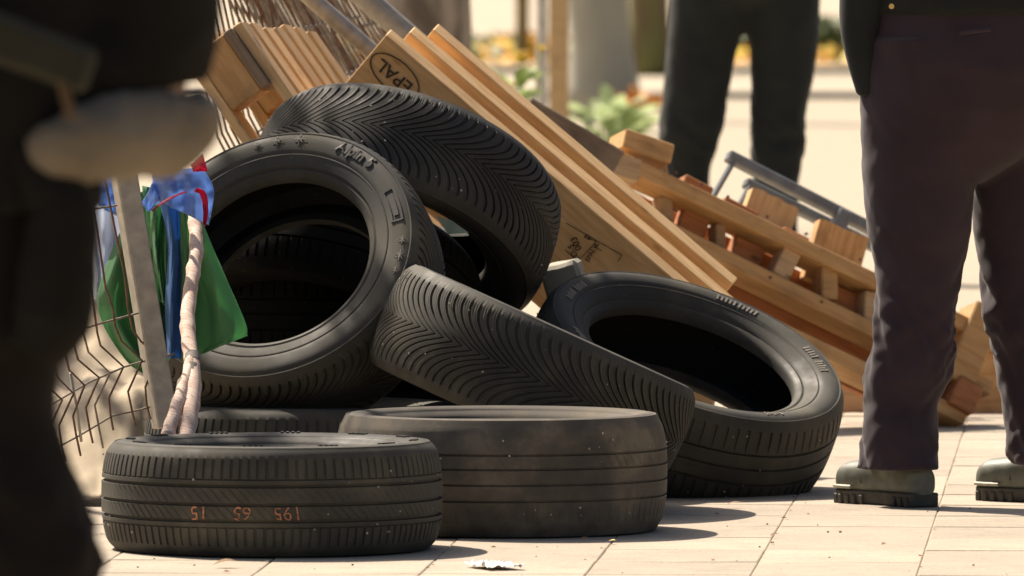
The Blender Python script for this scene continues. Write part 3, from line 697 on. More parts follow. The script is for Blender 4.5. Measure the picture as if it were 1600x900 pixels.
drape('blue_fold', [(118, 250), (126, 280), (140, 305), (155, 322)], [(205, 250), (204, 290), (200, 320), (196, 345)], 21.40, M_cl, 1.5, .02, ph=3)
# slumped pale sack behind the wire fence
def lump(name, c, rad, mat, amp=.25, seed=0, sub=4, flatz=0):
    bm = bmesh.new(); bmesh.ops.create_icosphere(bm, subdivisions=sub, radius=1)
    for v in bm.verts:
        p = v.co.copy(); d = 1 + amp * noise.fractal(p * 1.7 + Vector((seed, 0, 0)), .7, 2.1, 5) + .08 * abs(noise.noise(p * 6 + Vector((0, seed, 0))))
        v.co = Vector((p.x * rad[0] * d, p.y * rad[1] * d, p.z * rad[2] * d))
        if v.co.z < -flatz * rad[2]: v.co.z = -flatz * rad[2]
    o = obj(name, mesh_bm(bm), mat, None, 180); o.location = c; return o
M_sack = cloth_mat('beige_sacking', (.46, .38, .27), .9, .2, .1, 300)
vs, fs = [], []; nu, nv = 46, 40
for i in range(nv + 1):
    for j in range(nu + 1):
        u, t = j / nu, i / nv; x = -1.12 + .62 * u + .05 * noise.noise(Vector((u * 4, t * 3, 9))); y = 21.75 + .75 * t - .1 * math.sin(u * 3)
        z = .03 + .40 * t * (.55 + .45 * math.sin(u * 2.6 + .3)) + .05 * noise.noise(Vector((u * 4, t * 4, 1))) + .03 * (1 - abs(noise.noise(Vector((u * 7, t * 6, 5)))) * 3) * t + .012 * noise.noise(Vector((u * 18, t * 16, 2)))
        vs.append((x, y, max(.004, z)))
for i in range(nv):
    for j in range(nu): k = i * (nu + 1) + j; fs.append((k, k + 1, k + nu + 2, k + nu + 1))
o = obj('crumpled_sacking', mesh_py(vs, fs), M_sack, None, 180); o.modifiers.new('s', 'SOLIDIFY').thickness = .002
tag(o, 'pale beige sacking crumpled behind the bent fence wires', 'sacking')
# sliver of green plastic between tyres
o = obj('plastic_shard', mesh_py([tuple(P(x, y, d)) for d in (21.98, 21.995) for x, y in ((682, 338), (705, 344), (733, 364), (700, 366))], [(0, 3, 2, 1), (4, 5, 6, 7), (0, 1, 5, 4), (1, 2, 6, 5), (2, 3, 7, 6), (3, 0, 4, 7)]), plain('pale_green_plastic', (.22, .30, .24), .4, 0, 20, .2)); tag(o, 'pale green plastic shard between the lettered tyre and the topmost tyre', 'shard')

# ------------------------------------------------------------------ people
def loft(st, K=40, folds=None, seed=0, per=10):      # st: list of (centre Vector, rx, ry) from top to bottom, level rings
    cs = smoothline([s[0] for s in st], per); n = len(cs); xs = np.linspace(0, len(st) - 1, n)
    rx = np.interp(xs, range(len(st)), [s[1] for s in st]); ry = np.interp(xs, range(len(st)), [s[2] for s in st])
    vs, fs = [], []
    for i, c in enumerate(cs):
        t = i / (n - 1)
        for k in range(K):
            a = 2 * math.pi * k / K; d = Vector((math.cos(a), math.sin(a), 0)); p = c + Vector((d.x * rx[i], d.y * ry[i], 0))
            if folds:
                A = folds(t)
                q = Vector((d.x * .8 + seed, d.y * .8, p.z * 19 + .9 * math.sin(a + seed) + 1.5 * noise.noise(Vector((d.x, d.y + seed, p.z * 4)))))
                w = (1 - abs(noise.noise(q + Vector((0, 0, 3 * math.cos(a + 1))))) * 2.2) * .8 + .5 * noise.noise(Vector((p.x * 16, p.y * 16 + seed, p.z * 34 + 2 * math.sin(a))))
                p += d * A * w
            vs.append(p)
    for i in range(n - 1):
        for k in range(K): fs.append((i * K + k, (i + 1) * K + k, (i + 1) * K + (k + 1) % K, i * K + (k + 1) % K))
    fs.append(tuple(range(K))); fs.append(tuple(range(n * K - 1, (n - 1) * K - 1, -1)))
    return vs, fs
def joined(parts, name, mat, parent, voxel=.009, smooth=4):
    vs, fs = [], []
    for v, f in parts: b = len(vs); vs += v; fs += [tuple(i + b for i in q) for q in f]
    me = mesh_py(vs, fs); o = obj(name, me, mat, parent); 
    r = o.modifiers.new('remesh', 'REMESH'); r.mode = 'VOXEL'; r.voxel_size = voxel; r.use_smooth_shade = True
    s = o.modifiers.new('smooth', 'SMOOTH'); s.iterations = smooth; s.factor = .5
    return o
def skin_body(name, verts, edges, radii, root, mat, sub=2):
    me = bpy.data.meshes.new(name); me.from_pydata([tuple(v) for v in verts], edges, []); me.update()
    o = bpy.data.objects.new(name, me); C.objects.link(o); me.materials.append(mat)
    m = o.modifiers.new('skin', 'SKIN'); m.use_smooth_shade = True
    if not me.skin_vertices: 
        me.attributes  # layer made below
    sv = me.skin_vertices[0].data if me.skin_vertices else None
    if sv is None:
        bm = bmesh.new(); bm.from_mesh(me); bm.verts.layers.skin.verify(); bm.to_mesh(me); bm.free(); sv = me.skin_vertices[0].data
    for i, r in enumerate(radii): sv[i].radius = r if isinstance(r, tuple) else (r, r); sv[i].use_root = (i == root)
    s = o.modifiers.new('sub', 'SUBSURF'); s.levels = sub; s.render_levels = sub
    return o
def person_body(hipL, hipR, kneeL, kneeR, ankL, ankR, facing, armL, armR, H=1.76, lean=Vector((0, 0, 0))):
    """one continuous figure; facing: horizontal unit vector; armX: (elbow, wrist) places or None"""
    f = Vector(facing).normalized(); s = Vector((f.y, -f.x, 0))                 # s: the figure's right-hand side
    pel = (hipL + hipR) / 2 + Vector((0, 0, .05)); V = [pel]; E = []; Rr = [(.11, .085)]
    def add(p, r, par): V.append(Vector(p)); Rr.append(r); E.append((par, len(V) - 1)); return len(V) - 1
    for h, k, a in ((hipL, kneeL, ankL), (hipR, kneeR, ankR)):
        i = add(h - Vector((0, 0, .03)), .062, 0); i = add(h.lerp(k, .5), .058, i); i = add(k, .048, i); i = add(k.lerp(a, .4), .046, i); i = add(a, .035, i)
    sp = add(pel + Vector((0, 0, .14)) + lean * .3, (.105, .075), 0); ch = add(pel + Vector((0, 0, .36)) + lean * .7, (.13, .09), sp)
    nb = add(pel + Vector((0, 0, .52)) + lean, (.06, .055), ch); nk = add(pel + Vector((0, 0, .60)) + lean, .048, nb)
    hd = add(pel + Vector((0, 0, .69)) + lean + f * .02, (.072, .085), nk); tp = add(pel + Vector((0, 0, .80)) + lean + f * .005, (.068, .082), hd)
    add(pel + Vector((0, 0, .70)) + lean + f * .105, .012, hd)                  # nose
    for sg, arm in ((-1, armL), (1, armR)):
        sh = pel + Vector((0, 0, .50)) + lean + s * sg * .17
        el, wr = arm if arm else (sh + s * sg * .04 - Vector((0, 0, .29)), sh + s * sg * .05 + f * .06 - Vector((0, 0, .54)))
        i = add(sh, .058, ch); i = add(sh.lerp(el, .5), .046, i); i = add(el, .04, i); i = add(el.lerp(wr, .4), .040, i); w = add(wr, .026, i)
        d = (wr - el).normalized(); up = d.cross(Vector((0, 0, 1))); up = up.normalized() if up.length > .1 else f; dn = d.cross(up)
        pm = add(wr + d * .05, (.036, .02), w)
        for q in range(4):
            b = wr + d * .088 + dn * (.026 * (q - 1.5) / 1.5); L = (.030, .034, .031, .024)[q]
            a1 = add(b, .009, pm); a2 = add(b + d * L + up * .008, .0085, a1); add(b + d * L * 1.75 + up * .024, .007, a2)
        a1 = add(wr + d * .035 - dn * .036, .010, pm); add(wr + d * .062 - dn * .052 + up * .012, .0085, a1)
    return skin_body('person', V, E, Rr, 0, M_skin)
def boot(parent, heel, heading, L=.29, name='boot'):
    """ankle boot; heel: ground point under the back of the heel; heading: horizontal direction of the toe"""
    x = Vector((heading[0], heading[1], 0)).normalized(); M = frame(heel, x, (0, 0, 1))
    secs = [(0, .026, .080, .14), (.05, .034, .085, .15), (.22, .038, .10, .15), (.38, .041, .12, .14), (.5, .043, .10, .115), (.62, .049, .094, .095), (.78, .053, .090, .078), (.9, .051, .086, .068), (.97, .040, .074, .055), (1.015, .018, .056, .042)]
    vs, fs = [], []; K = 18; cs = []
    for t, w, h, _ in secs:
        for k in range(K):
            a = math.pi * 2 * k / K; yy = math.cos(a); zz = math.sin(a)
            vs.append(M @ Vector((t * L, w * (abs(yy) ** .8) * (1 if yy > 0 else -1), .016 + (h - .016) * (.5 + .5 * (abs(zz) ** .75) * (1 if zz > 0 else -1)))))
    for i in range(len(secs) - 1):
        for k in range(K): fs.append((i * K + k, (i + 1) * K + k, (i + 1) * K + (k + 1) % K, i * K + (k + 1) % K))
    fs.append(tuple(range(K))); fs.append(tuple(range(len(secs) * K - 1, (len(secs) - 1) * K - 1, -1)))
    shaft = loft([(M @ Vector((.072, 0, .17)), .042, .042), (M @ Vector((.075, 0, .12)), .044, .042), (M @ Vector((.085, 0, .07)), .045, .042)], 24, None)
    b = joined([(vs, fs), shaft], name, M_boot, parent, .006, 6)
    # sole with lugs and a welt line round the toe
    out = []
    prof = [(0, .030), (.02, .036), (.1, .037), (.3, .036), (.5, .040), (.7, .049), (.85, .050), (.95, .042), (1.02, .020)]
    side = [(t * L, w) for t, w in prof]; ol = side + [(x_, -w) for x_, w in reversed(side)]
    bm = bmesh.new(); lo = []; hi = []
    for x_, y_ in ol:
        z0 = .012 if .36 * L < x_ < .5 * L else 0.0015
        lo.append(bm.verts.new(M @ Vector((x_, y_ * .97, z0)))); hi.append(bm.verts.new(M @ Vector((x_, y_ * 1.05, .029))))
    n = len(ol)
    for i in range(n): bm.faces.new((lo[i], lo[(i + 1) % n], hi[(i + 1) % n], hi[i]))
    bm.faces.new(hi); bm.faces.new(lo[::-1]); bmesh.ops.recalc_face_normals(bm, faces=bm.faces)
    so = obj('sole', mesh_bm(bm), M_sole, b); bv = so.modifiers.new('b', 'BEVEL'); bv.width = .006; bv.segments = 2
    obj('welt', tube_me([M @ Vector((x_, y_ * 1.07, .036)) for x_, y_ in ol[5:-5]], .004, 6), M_welt, b)
    for sgy in (-1, 1):
        for t in (.06, .14, .22, .6, .68, .76, .84, .92):
            w = np.interp(t, [p[0] for p in prof], [p[1] for p in prof]); c = M @ Vector((t * L, sgy * w * 1.02, .011))
            lug = obj('lug', box_me(.012, .008, .02, .002), M_sole, b); lug.matrix_world = frame(c, x, (0, 0, 1))
    obj('seam', tube_me([M @ Vector((.60 * L, y_, z_)) for y_, z_ in ((-.047, .045), (-.045, .065), (-.03, .088), (0, .096), (.03, .088), (.045, .065), (.047, .045))], .0018, 5), M_sole, b)
    for k in range(4):
        obj('lace', tube_me([M @ Vector((.30 * L + .028 * k, -.03, .13 - .010 * k)), M @ Vector((.31 * L + .028 * k, 0, .142 - .0125 * k)), M @ Vector((.30 * L + .028 * k, .03, .13 - .010 * k))], .0025, 6), M_sole, b)
    return b
# near officer-like figure at right: back half turned, facing left and away
DN = 21.7
def leg_from(stn, D, dep=.95, back=0.0):
    out = []
    for y, x0, x1 in stn: c = P((x0 + x1) / 2, y, D - back * max(0, (y - 600) / 150)); out.append((c, (x1 - x0) / 2 * D / FPX, (x1 - x0) / 2 * D / FPX * dep))
    return out
fold = lambda t: .0045 + .014 * math.exp(-((t - .52) / .10) ** 2) + .017 * max(0, (t - .64)) * 2.4
l1 = [(60, 1350, 1560), (150, 1345, 1545), (220, 1347, 1535), (290, 1350, 1522), (360, 1356, 1516), (420, 1370, 1502), (480, 1371, 1490), (540, 1366, 1488), (590, 1350, 1482), (630, 1352, 1464), (680, 1348, 1462), (715, 1346, 1458), (724, 1347, 1460), (733, 1348, 1459)]
l2 = [(60, 1480, 1740), (150, 1500, 1735), (220, 1510, 1730), (290, 1516, 1722), (360, 1522, 1715), (420, 1532, 1700), (480, 1542, 1690), (540, 1552, 1688), (590, 1560, 1682), (630, 1568, 1680), (680, 1578, 1684), (712, 1582, 1686), (726, 1588, 1682)]
hips = [(P(1525, -60, DN + .02), .205, .14), (P(1528, 20, DN + .02), .222, .155), (P(1535, 100, DN), .235, .165), (P(1532, 170, DN), .21, .15), (P(1528, 220, DN), .15, .12), (P(1522, 262, DN), .07, .08), (P(1520, 285, DN), .02, .03)]
hL, hR = P(1440, 120, DN), P(1630, 120, DN)
near = person_body(hL, hR, P(1432, 440, DN), P(1620, 440, DN + .05), P(1402, 740, DN), P(1640, 735, DN + .15), (-.35, .94, 0), (P(1345, -200, DN - .05), P(1338, -25, DN + .06)), None)
tag(near, 'person in plum-black trousers and grey boots standing at right with their back half turned', 'person', 'people standing round the heap')
tr = joined([loft(leg_from(l1, DN, 1.0, .035), 44, fold, 3), loft(leg_from(l2, DN + .1, 1.0, .035), 44, fold, 11), loft(hips, 44, lambda t: .003, 5)], 'trousers', M_trous, near, .0065, 3)
jk = joined([loft([(P(1525, -420, DN), .17, .11), (P(1525, -300, DN), .215, .13), (P(1525, -150, DN), .215, .145), (P(1527, -30, DN + .02), .225, .16), (P(1527, 24, DN + .02), .232, .168)], 40, lambda t: .004, 4)], 'jacket', M_jacket, near, .01, 3)
obj('stud', tube_me([P(1393, 10, DN - .19), P(1393, 10, DN - .175)], .0055, 14), M_brass, near)
hol = joined([loft([(P(1352, -40, DN - .03), .052, .05), (P(1345, 40, DN - .03), .043, .05), (P(1350, 100, DN - .03), .034, .045), (P(1356, 150, DN - .03), .022, .035)], 20, None)], 'holster', M_trous2, near, .007, 3)
hd = P(1470, 795, 21.6)
boot(near, Vector((P(1404, 740, DN).x + .052, DN - .068, 0)), (-.58, .80), .255)
boot(near, Vector((P(1640, 740, DN + .1).x + .068, DN + .06, 0)), (-.72, .60), .255)
# pocket flap
obj('pocket_flap', tube_me([P(1500, 52, DN - .163), P(1525, 48, DN - .170), P(1548, 46, DN - .172)], .004, 6), M_trous, near)

# far figure behind the pallets
DF = 32.0
m1 = [(-40, 1052, 1190), (30, 1046, 1166), (80, 1042, 1150), (130, 1038, 1141), (180, 1034, 1130), (230, 1035, 1118), (270, 1042, 1108), (330, 1046, 1104), (420, 1046, 1100), (470, 1042, 1104)]
m2 = [(-40, 1150, 1280), (30, 1164, 1280), (80, 1172, 1276), (130, 1175, 1268), (180, 1174, 1256), (230, 1176, 1252), (280, 1178, 1248), (340, 1178, 1244), (420, 1180, 1240), (470, 1176, 1244)]
hp = [(P(1165, -140, DF), .215, .14), (P(1165, -60, DF), .222, .15), (P(1164, -25, DF), .2, .15), (P(1163, 5, DF), .1, .09), (P(1162, 26, DF), .02, .03)]
far = person_body(P(1115, -20, DF), P(1215, -20, DF), P(1082, 220, DF), P(1214, 220, DF), P(1074, 455, DF), P(1210, 455, DF), (.15, -1, 0), (P(1290, -280, DF + .05), P(1225, -330, DF - .25)), (P(1040, -280, DF + .05), P(1105, -330, DF - .25)))
tag(far, 'person in green-black trousers standing in the sun behind the broken pallet', 'person', 'people standing round the heap')
joined([loft(leg_from(m1, DF), 36, fold, 23), loft(leg_from(m2, DF), 36, fold, 31), loft(hp, 36, None)], 'trousers', M_trous2, far, .010, 3)
joined([loft([(P(1165, -420, DF), .17, .11), (P(1165, -340, DF), .215, .13), (P(1165, -200, DF), .21, .14), (P(1165, -90, DF), .222, .155), (P(1165, -55, DF), .228, .16)], 36, lambda t: .004, 4)], 'jacket', M_trous2, far, .012, 3)
boot(far, Vector((P(1074, 455, DF).x, DF + .06, 0)), (-.1, -1)); boot(far, Vector((P(1210, 455, DF).x, DF + .06, 0)), (.15, -1))

# dark figure close to the camera at the left edge
DC = 12.0
fx = lambda px, py, d=0: P(px, py, DC + d)
fg = person_body(fx(-60, 480), fx(-270, 480), fx(0, 1000), fx(-230, 1000), fx(40, 1440), fx(-210, 1440), (.3, .95, 0), (fx(-560, 60, .1), fx(-420, 330, .3)), (fx(262, 165), fx(85, 235, -.02)), lean=Vector((.04, .05, 0)))
tag(fg, 'blurred dark-clothed person close by at the left edge, bare forearm bent', 'person', 'people standing round the heap')
q1 = [(380, -190, 120), (470, -180, 128), (560, -175, 96), (640, -165, 84), (720, -150, 108), (800, -130, 135), (900, -110, 158), (1000, -90, 160), (1150, -70, 150), (1300, -50, 150), (1480, -40, 148)]
q2 = [(380, -420, -140), (560, -430, -150), (800, -420, -170), (1000, -400, -190), (1300, -380, -190), (1480, -370, -190)]
joined([loft(leg_from(q1, DC), 36, fold, 3), loft(leg_from(q2, DC + .1), 36, fold, 9), loft([(fx(-160, 250), .19, .13), (fx(-160, 380), .2, .14), (fx(-160, 520), .2, .14), (fx(-160, 600), .14, .1)], 36, None)], 'trousers', M_brownblk, fg, .011, 3)
joined([loft([(fx(-120, -620), .12, .10), (fx(-110, -520), .22, .13), (fx(-100, -300), .23, .14), (fx(-100, -60), .2, .14), (fx(-110, 200), .19, .14), (fx(-120, 330), .2, .145)], 36, lambda t: .006, 3),
        loft([(fx(60, -520), .06, .06), (fx(150, -400), .085, .075), (fx(215, -200), .082, .075), (fx(228, -40), .080, .075), (fx(232, 60), .076, .07), (fx(238, 128), .062, .06)], 28, lambda t: .008, 6),
        loft([(fx(110, 60), .09, .08), (fx(170, 110), .08, .08), (fx(150, 160), .07, .07), (fx(60, 190), .09, .09)], 24, lambda t: .004, 8)], 'jacket', M_black, fg, .011, 3)
# bare forearm sits over the elbow: thicker sleeve-free flesh of the body mesh shows here
def limb(pts, rs, name, mat, parent, fold_=.006):
    q = smoothline(pts, 14); rr = [float(np.interp(i, np.linspace(0, len(q) - 1, len(rs)), rs)) for i in range(len(q))]
    me = tube_me(q, rr, 40)
    for v in me.vertices:
        n_ = Vector((v.co.x * 34, v.co.y * 12, v.co.z * 22)); v.co += Vector((.3, -.6, .8)) * fold_ * (.9 - 2 * abs(noise.noise(n_))) + Vector((0, 0, 1)) * fold_ * .6 * noise.noise(n_ * 2.3)
    return obj(name, me, mat, parent, 180)
limb([fx(306, 150, .0), fx(302, 182, -.01), fx(264, 206, -.02), fx(200, 214, -.06), fx(130, 230, -.10), fx(70, 246, -.09), fx(5, 262, .0)], [.012, .036, .050, .050, .043, .034, .024], 'rolled_sleeve', cloth_mat('taupe_sleeve', (.15, .13, .10), .8, .25, .1), fg, .005)
limb([fx(20, 235, -.1), fx(62, 285, -.1), fx(95, 330, -.1), fx(90, 420, -.1), fx(80, 500, -.1), fx(50, 555, -.1)], [.02, .032, .04, .045, .046, .03], 'belt_pouch', M_black, fg, .004)
bp = obj('vest_hem', box_me(.16, .02, .055, .01, 6, .006, 5), M_olive, fg); bp.matrix_world = frame(fx(40, 75, -.18), (1, 0, -.38), (0, 0, 1))
bp = obj('vest_trim', box_me(.012, .02, .085, .005), M_tan, fg); bp.matrix_world = frame(fx(98, 130, -.18), (1, 0, .25), (0, 0, 1))

# ------------------------------------------------------------------ background: trunks, posts, wall, plants, leaves
def trunk_mat(name, a, b, sc=8):
    m, nt, bs = new_mat(name); v = coords(nt, (1, 1, .3)); n = nd(nt, 'ShaderNodeTexNoise', i_Scale=float(sc), i_Detail=8.0); nt.links.new(v, n.inputs['Vector'])
    nt.links.new(ramp(nt, n.outputs['Fac'], [(.35, a), (.65, b)]), bs.inputs['Base Color']); bs.inputs['Roughness'].default_value = .9; bump(nt, bs, n.outputs['Fac'], .6, .01); return m
M_leaf = [plain('leaf_green_%d' % i, c, .55, 0, 5, .2, 0) for i, c in enumerate(((.07, .12, .03), (.10, .15, .04), (.05, .09, .025)))]
def leaf_cloud(c, rad, n, size, seed, flat_=.0):
    r = np.random.default_rng(seed); vs, fs = [], []
    for k in range(n):
        while True:
            p = r.uniform(-1, 1, 3)
            if p @ p < 1 and (noise.noise(Vector(p) * 2.2 + Vector((seed, 0, 0))) > -.12): break
        ctr = Vector((c[0] + p[0] * rad[0], c[1] + p[1] * rad[1], c[2] + p[2] * rad[2])); a = Vector(r.normal(size=3)).normalized(); b = a.orthogonal().normalized(); s = size * r.uniform(.6, 1.3)
        i = len(vs); vs += [ctr - a * s, ctr + b * s * .4, ctr + a * s, ctr - b * s * .4]; fs.append((i, i + 1, i + 2, i + 3))
    return mesh_py(vs, fs)
def tree(label, px, D, dia, h, mat, seed, lean=0.0, crown=True):
    b = P(px, 450, D); b.z = 0; r = random.Random(seed)
    root = empty('tree', Matrix.Translation(b)); tag(root, label, 'tree')
    pts = [Vector((lean * t * h + .03 * r.uniform(-1, 1), .03 * r.uniform(-1, 1), t * h)) for t in np.linspace(0, 1, 9)]
    q = smoothline(pts, 5); rs = [dia / 2 * (1.35 - .35 * min(1, p.z / .35)) * (1 - .45 * p.z / h) for p in q]
    me = tube_me(q, rs, 22)
    for v in me.vertices: v.co += Vector((noise.noise(v.co * 6), noise.noise(v.co * 6 + Vector((4, 0, 0))), 0)) * dia * .06
    obj('trunk', me, mat, root, 180)
    for k in range(5):
        a = r.uniform(0, 6.28); t0 = pts[-1] * r.uniform(.75, .98); d = Vector((math.cos(a), math.sin(a), 1.1)) * (h * .16)
        obj('limb', tube_me(smoothline([t0, t0 + d * .5 + Vector((0, 0, .1)), t0 + d], 4), [dia * .2] * 4 + [dia * .14] * 4 + [dia * .08], 10), mat, root, 180)
    obj('crown', leaf_cloud((pts[-1].x, 0, h * 1.12), (h * .24, h * .24, h * .2), 2600, .09, seed), M_leaf[seed % 3], root)
    return root
tree('broad mottled tree trunk rising behind the sloping beams', 655, 36.5, .335, 6.5, trunk_mat('mottled_bark', (.13, .10, .075), (.36, .30, .24), 16), 1)
tree('smooth grey tree trunk right of the tan wooden post', 937, 62, .37, 8.5, trunk_mat('grey_bark', (.27, .265, .22), (.36, .35, .29), 5), 2)
tree('dark ivy-green trunk behind the left leg of the far person', 1016, 76, .30, 8.5, trunk_mat('ivy_bark', (.13, .095, .05), (.16, .17, .05), 6), 3)
tree('thin olive sapling trunk left of the metal pole', 818, 82, .105, 7, trunk_mat('olive_bark', (.16, .14, .065), (.24, .20, .10), 6), 4)
sb = Vector((-2.75, 24.6, 0)); st = empty('tree', Matrix.Translation(sb)); tag(st, 'unseen tree added outside the left edge so its leaves dapple the heap', 'tree')  # unseen tree, added only to cast leaf shade on the heap
mk = bpy.data.materials['mottled_bark']
obj('trunk', tube_me(smoothline([Vector((0, 0, 0)), Vector((.03, 0, 1.2)), Vector((.0, .05, 2.6)), Vector((.1, 0, 4.2))], 6), [.12 - .003 * i for i in range(19)], 18), mk, st, 180)
for (tx, ty, tD), hh, rad, nn in (((560, 170, 22.3), 2.7, .20, 170), ((690, 190, 22.35), 2.9, .17, 120), ((430, 232, 21.7), 2.6, .10, 45), ((800, 290, 22.4), 2.9, .15, 90), ((330, 690, 20.4), 3.0, .17, 80), ((150, 620, 22.0), 2.8, .16, 60), ((620, 650, 20.8), 3.1, .13, 35)):
    tgt = P(tx, ty, tD); c = tgt + s_vec * (hh / s_vec.z) - sb  # each cluster stands towards the sun from the spot it shades
    obj('leaf_cluster', leaf_cloud(c, (rad, rad, rad * .7), nn, .045, nn), M_leaf[nn % 3], st)
    obj('limb', tube_me(smoothline([Vector((.05, 0, 2.3)), c * .5 + Vector((0, 0, 1.4)), c], 5), [.035 - .0026 * i for i in range(11)], 8), mk, st, 180)
def pole(name, label, cat, px, D, r, h, mat, n=20, sq=False):
    b = P(px, 450, D); b.z = 0
    if sq: o = obj(name, box_me(2 * r, 2 * r, h, .006, 2, .004, 3), mat); o.location = b + Vector((0, 0, h / 2))
    else: o = obj(name, tube_me([Vector((0, 0, 0)), Vector((0, 0, h * .5)), Vector((0, 0, h))], r, n), mat, None, 40); o.location = b
    return tag(o, label, cat)
pole('metal_pole', 'pale grey metal pole beside the tan wooden post', 'pole', 847, 42, .023, 3.0, plain('pale_zinc', (.55, .53, .49), .5, .4, 30, .15, .05))
pole('wooden_post', 'square tan wooden post standing behind the heap', 'post', 873, 41, .036, 2.6, wood('tan_post', (.68, .47, .24), (.58, .38, .17), (.25, .15, .07)), sq=True)
# plants
M_pl = cloth_mat('pale_leaf', (.42, .50, .26), .5, .25, 0, 60, .5); M_pl2 = cloth_mat('fresh_leaf', (.24, .33, .09), .5, .3, 0, 60, .5); M_yel = plain('yellow_petal', (.75, .55, .03), .6, 0, 8, .1, 0); M_wht = plain('white_petal', (.75, .75, .68), .6, 0, 8, .05, 0); M_org = plain('orange_leaf', (.62, .26, .03), .7, 0, 8, .3, 0)
def leaf_me(L, w):
    vs = []; fs = []
    for i in range(6):
        t = i / 5; ww = w * math.sin(math.pi * min(1, t * .95 + .03)); z = .12 * L * math.sin(t * 2.6)
        vs += [(t * L, -ww, z + .15 * ww), (t * L, 0, z), (t * L, ww, z + .15 * ww)]
    for i in range(5):
        for j in (0, 1): k = i * 3 + j; fs.append((k, k + 3, k + 4, k + 1))
    return mesh_py(vs, fs)
def plant(label, px, pyt, D, n, spread, L, mat, seed, flowers=(), fmat=None):
    top = P(px, pyt, D); b = Vector((top.x, top.y, 0)); h = top.z; r = random.Random(seed)
    root = empty('flowering_plant', Matrix.Translation(b)); tag(root, label, 'plant')
    me = leaf_me(L, L * .28); me.materials.append(mat)
    for k in range(n):
        t = r.uniform(.45, .97); a = r.uniform(0, 6.28); rad = spread * (1.1 - .5 * t) * r.uniform(.2, 1)
        o = link(bpy.data.objects.new('leaf', me), root); o.location = (math.cos(a) * rad, math.sin(a) * rad, h * t)
        o.rotation_euler = (r.uniform(-.5, .5), r.uniform(-.9, .4), a); s = r.uniform(.6, 1.25); o.scale = (s, s, s)
    for k in range(7):
        a = r.uniform(0, 6.28); e = Vector((math.cos(a) * spread * .5, math.sin(a) * spread * .5, h * r.uniform(.7, .95)))
        obj('stem', tube_me(smoothline([Vector((0, 0, 0)), e * .5 + Vector((0, 0, h * .08)), e], 4), .004, 6), M_pl2, root, 180)
    for fx_, fy_, fr in flowers:
        c = P(fx_, fy_, D) - b; obj('stem', tube_me(smoothline([Vector((0, 0, h * .4)), (c + Vector((0, 0, h * .4))) * .5 + Vector((.01, 0, 0)), c], 4), .003, 6), M_pl2, root, 180)
        vs, fs = [], []
        for q in range(40):
            if True:
                ln = fr * r.uniform(.8, 1.1); d = Vector((r.gauss(0, 1), r.gauss(0, 1), r.gauss(0, 1))).normalized(); p = d.orthogonal().normalized(); i = len(vs)
                vs += [c, c + d * ln * .6 + p * ln * .28, c + d * ln, c + d * ln * .6 - p * ln * .28]; fs.append((i, i + 1, i + 2, i + 3))
        obj('flower', mesh_py(vs, fs), fmat, root)
    return root
plant('yellow-flowered plant in front of the metal pole', 806, 108, 37, 60, .10, .09, M_pl2, 5, ((815, 92, .021), (846, 74, .018), (780, 122, .013), (803, 132, .012)), M_yel)
plant('pale-leaved plant behind the weathered plank end', 950, 168, 46, 70, .17, .13, M_pl, 6, ((905, 178, .03), (936, 172, .035), (962, 186, .03), (925, 190, .03)), M_wht)
plant('small orange-tinted plant at the foot of the ivy-green trunk', 995, 155, 58, 34, .14, .12, M_org, 8)
# fallen leaves on the far strip
def scatter(name, label, cat, x0, x1, y0, y1, z, n, size, mats, seed):
    r = np.random.default_rng(seed); vs, fs, mi = [], [], []
    for k in range(n):
        c = Vector((r.uniform(x0, x1), r.uniform(y0, y1), z)); 
        if noise.noise(Vector((c.x * .9, c.y * .25, seed))) < -.1: continue
        a = r.uniform(0, 6.28); d = Vector((math.cos(a), math.sin(a), r.uniform(-.2, .9))); p = Vector((-math.sin(a), math.cos(a), r.uniform(-.3, .6))); s = size * r.uniform(.6, 1.4); i = len(vs)
        vs += [c, c + d * s * .5 + p * s * .4, c + d * s, c + d * s * .5 - p * s * .4]; fs.append((i, i + 1, i + 2, i + 3)); mi.append(int(r.integers(len(mats))))
    me = mesh_py(vs, fs)
    for m in mats: me.materials.append(m)
    me.polygons.foreach_set('material_index', mi); o = obj(name, me); return tag(o, label, cat, None, 'stuff')
scatter('fallen_leaves', 'orange and yellow fallen leaves on the far planting strip', 'leaves', -6, 6, 79, 92.5, .09, 7000, .11, [M_org, plain('amber_leaf', (.70, .40, .05), .7, 0, 8, .3, 0), M_yel, M_leaf[1]], 2)
for k, (lab, px, D, w) in enumerate((('low green shrub seen between the far person\'s legs', 1158, 84, .35), ('low green shrub between the two standing people', 1296, 86, .28))):
    b = P(px, 450, D); b.z = .09; root = empty('low_shrub', Matrix.Translation(b)); tag(root, lab, 'shrub')
    obj('foliage', leaf_cloud((0, 0, .13), (w, w, .14), 900, .05, 20 + k), M_leaf[1], root); obj('stem', tube_me([Vector((0, 0, 0)), Vector((.02, 0, .15))], .01, 6), M_leaf[2], root)

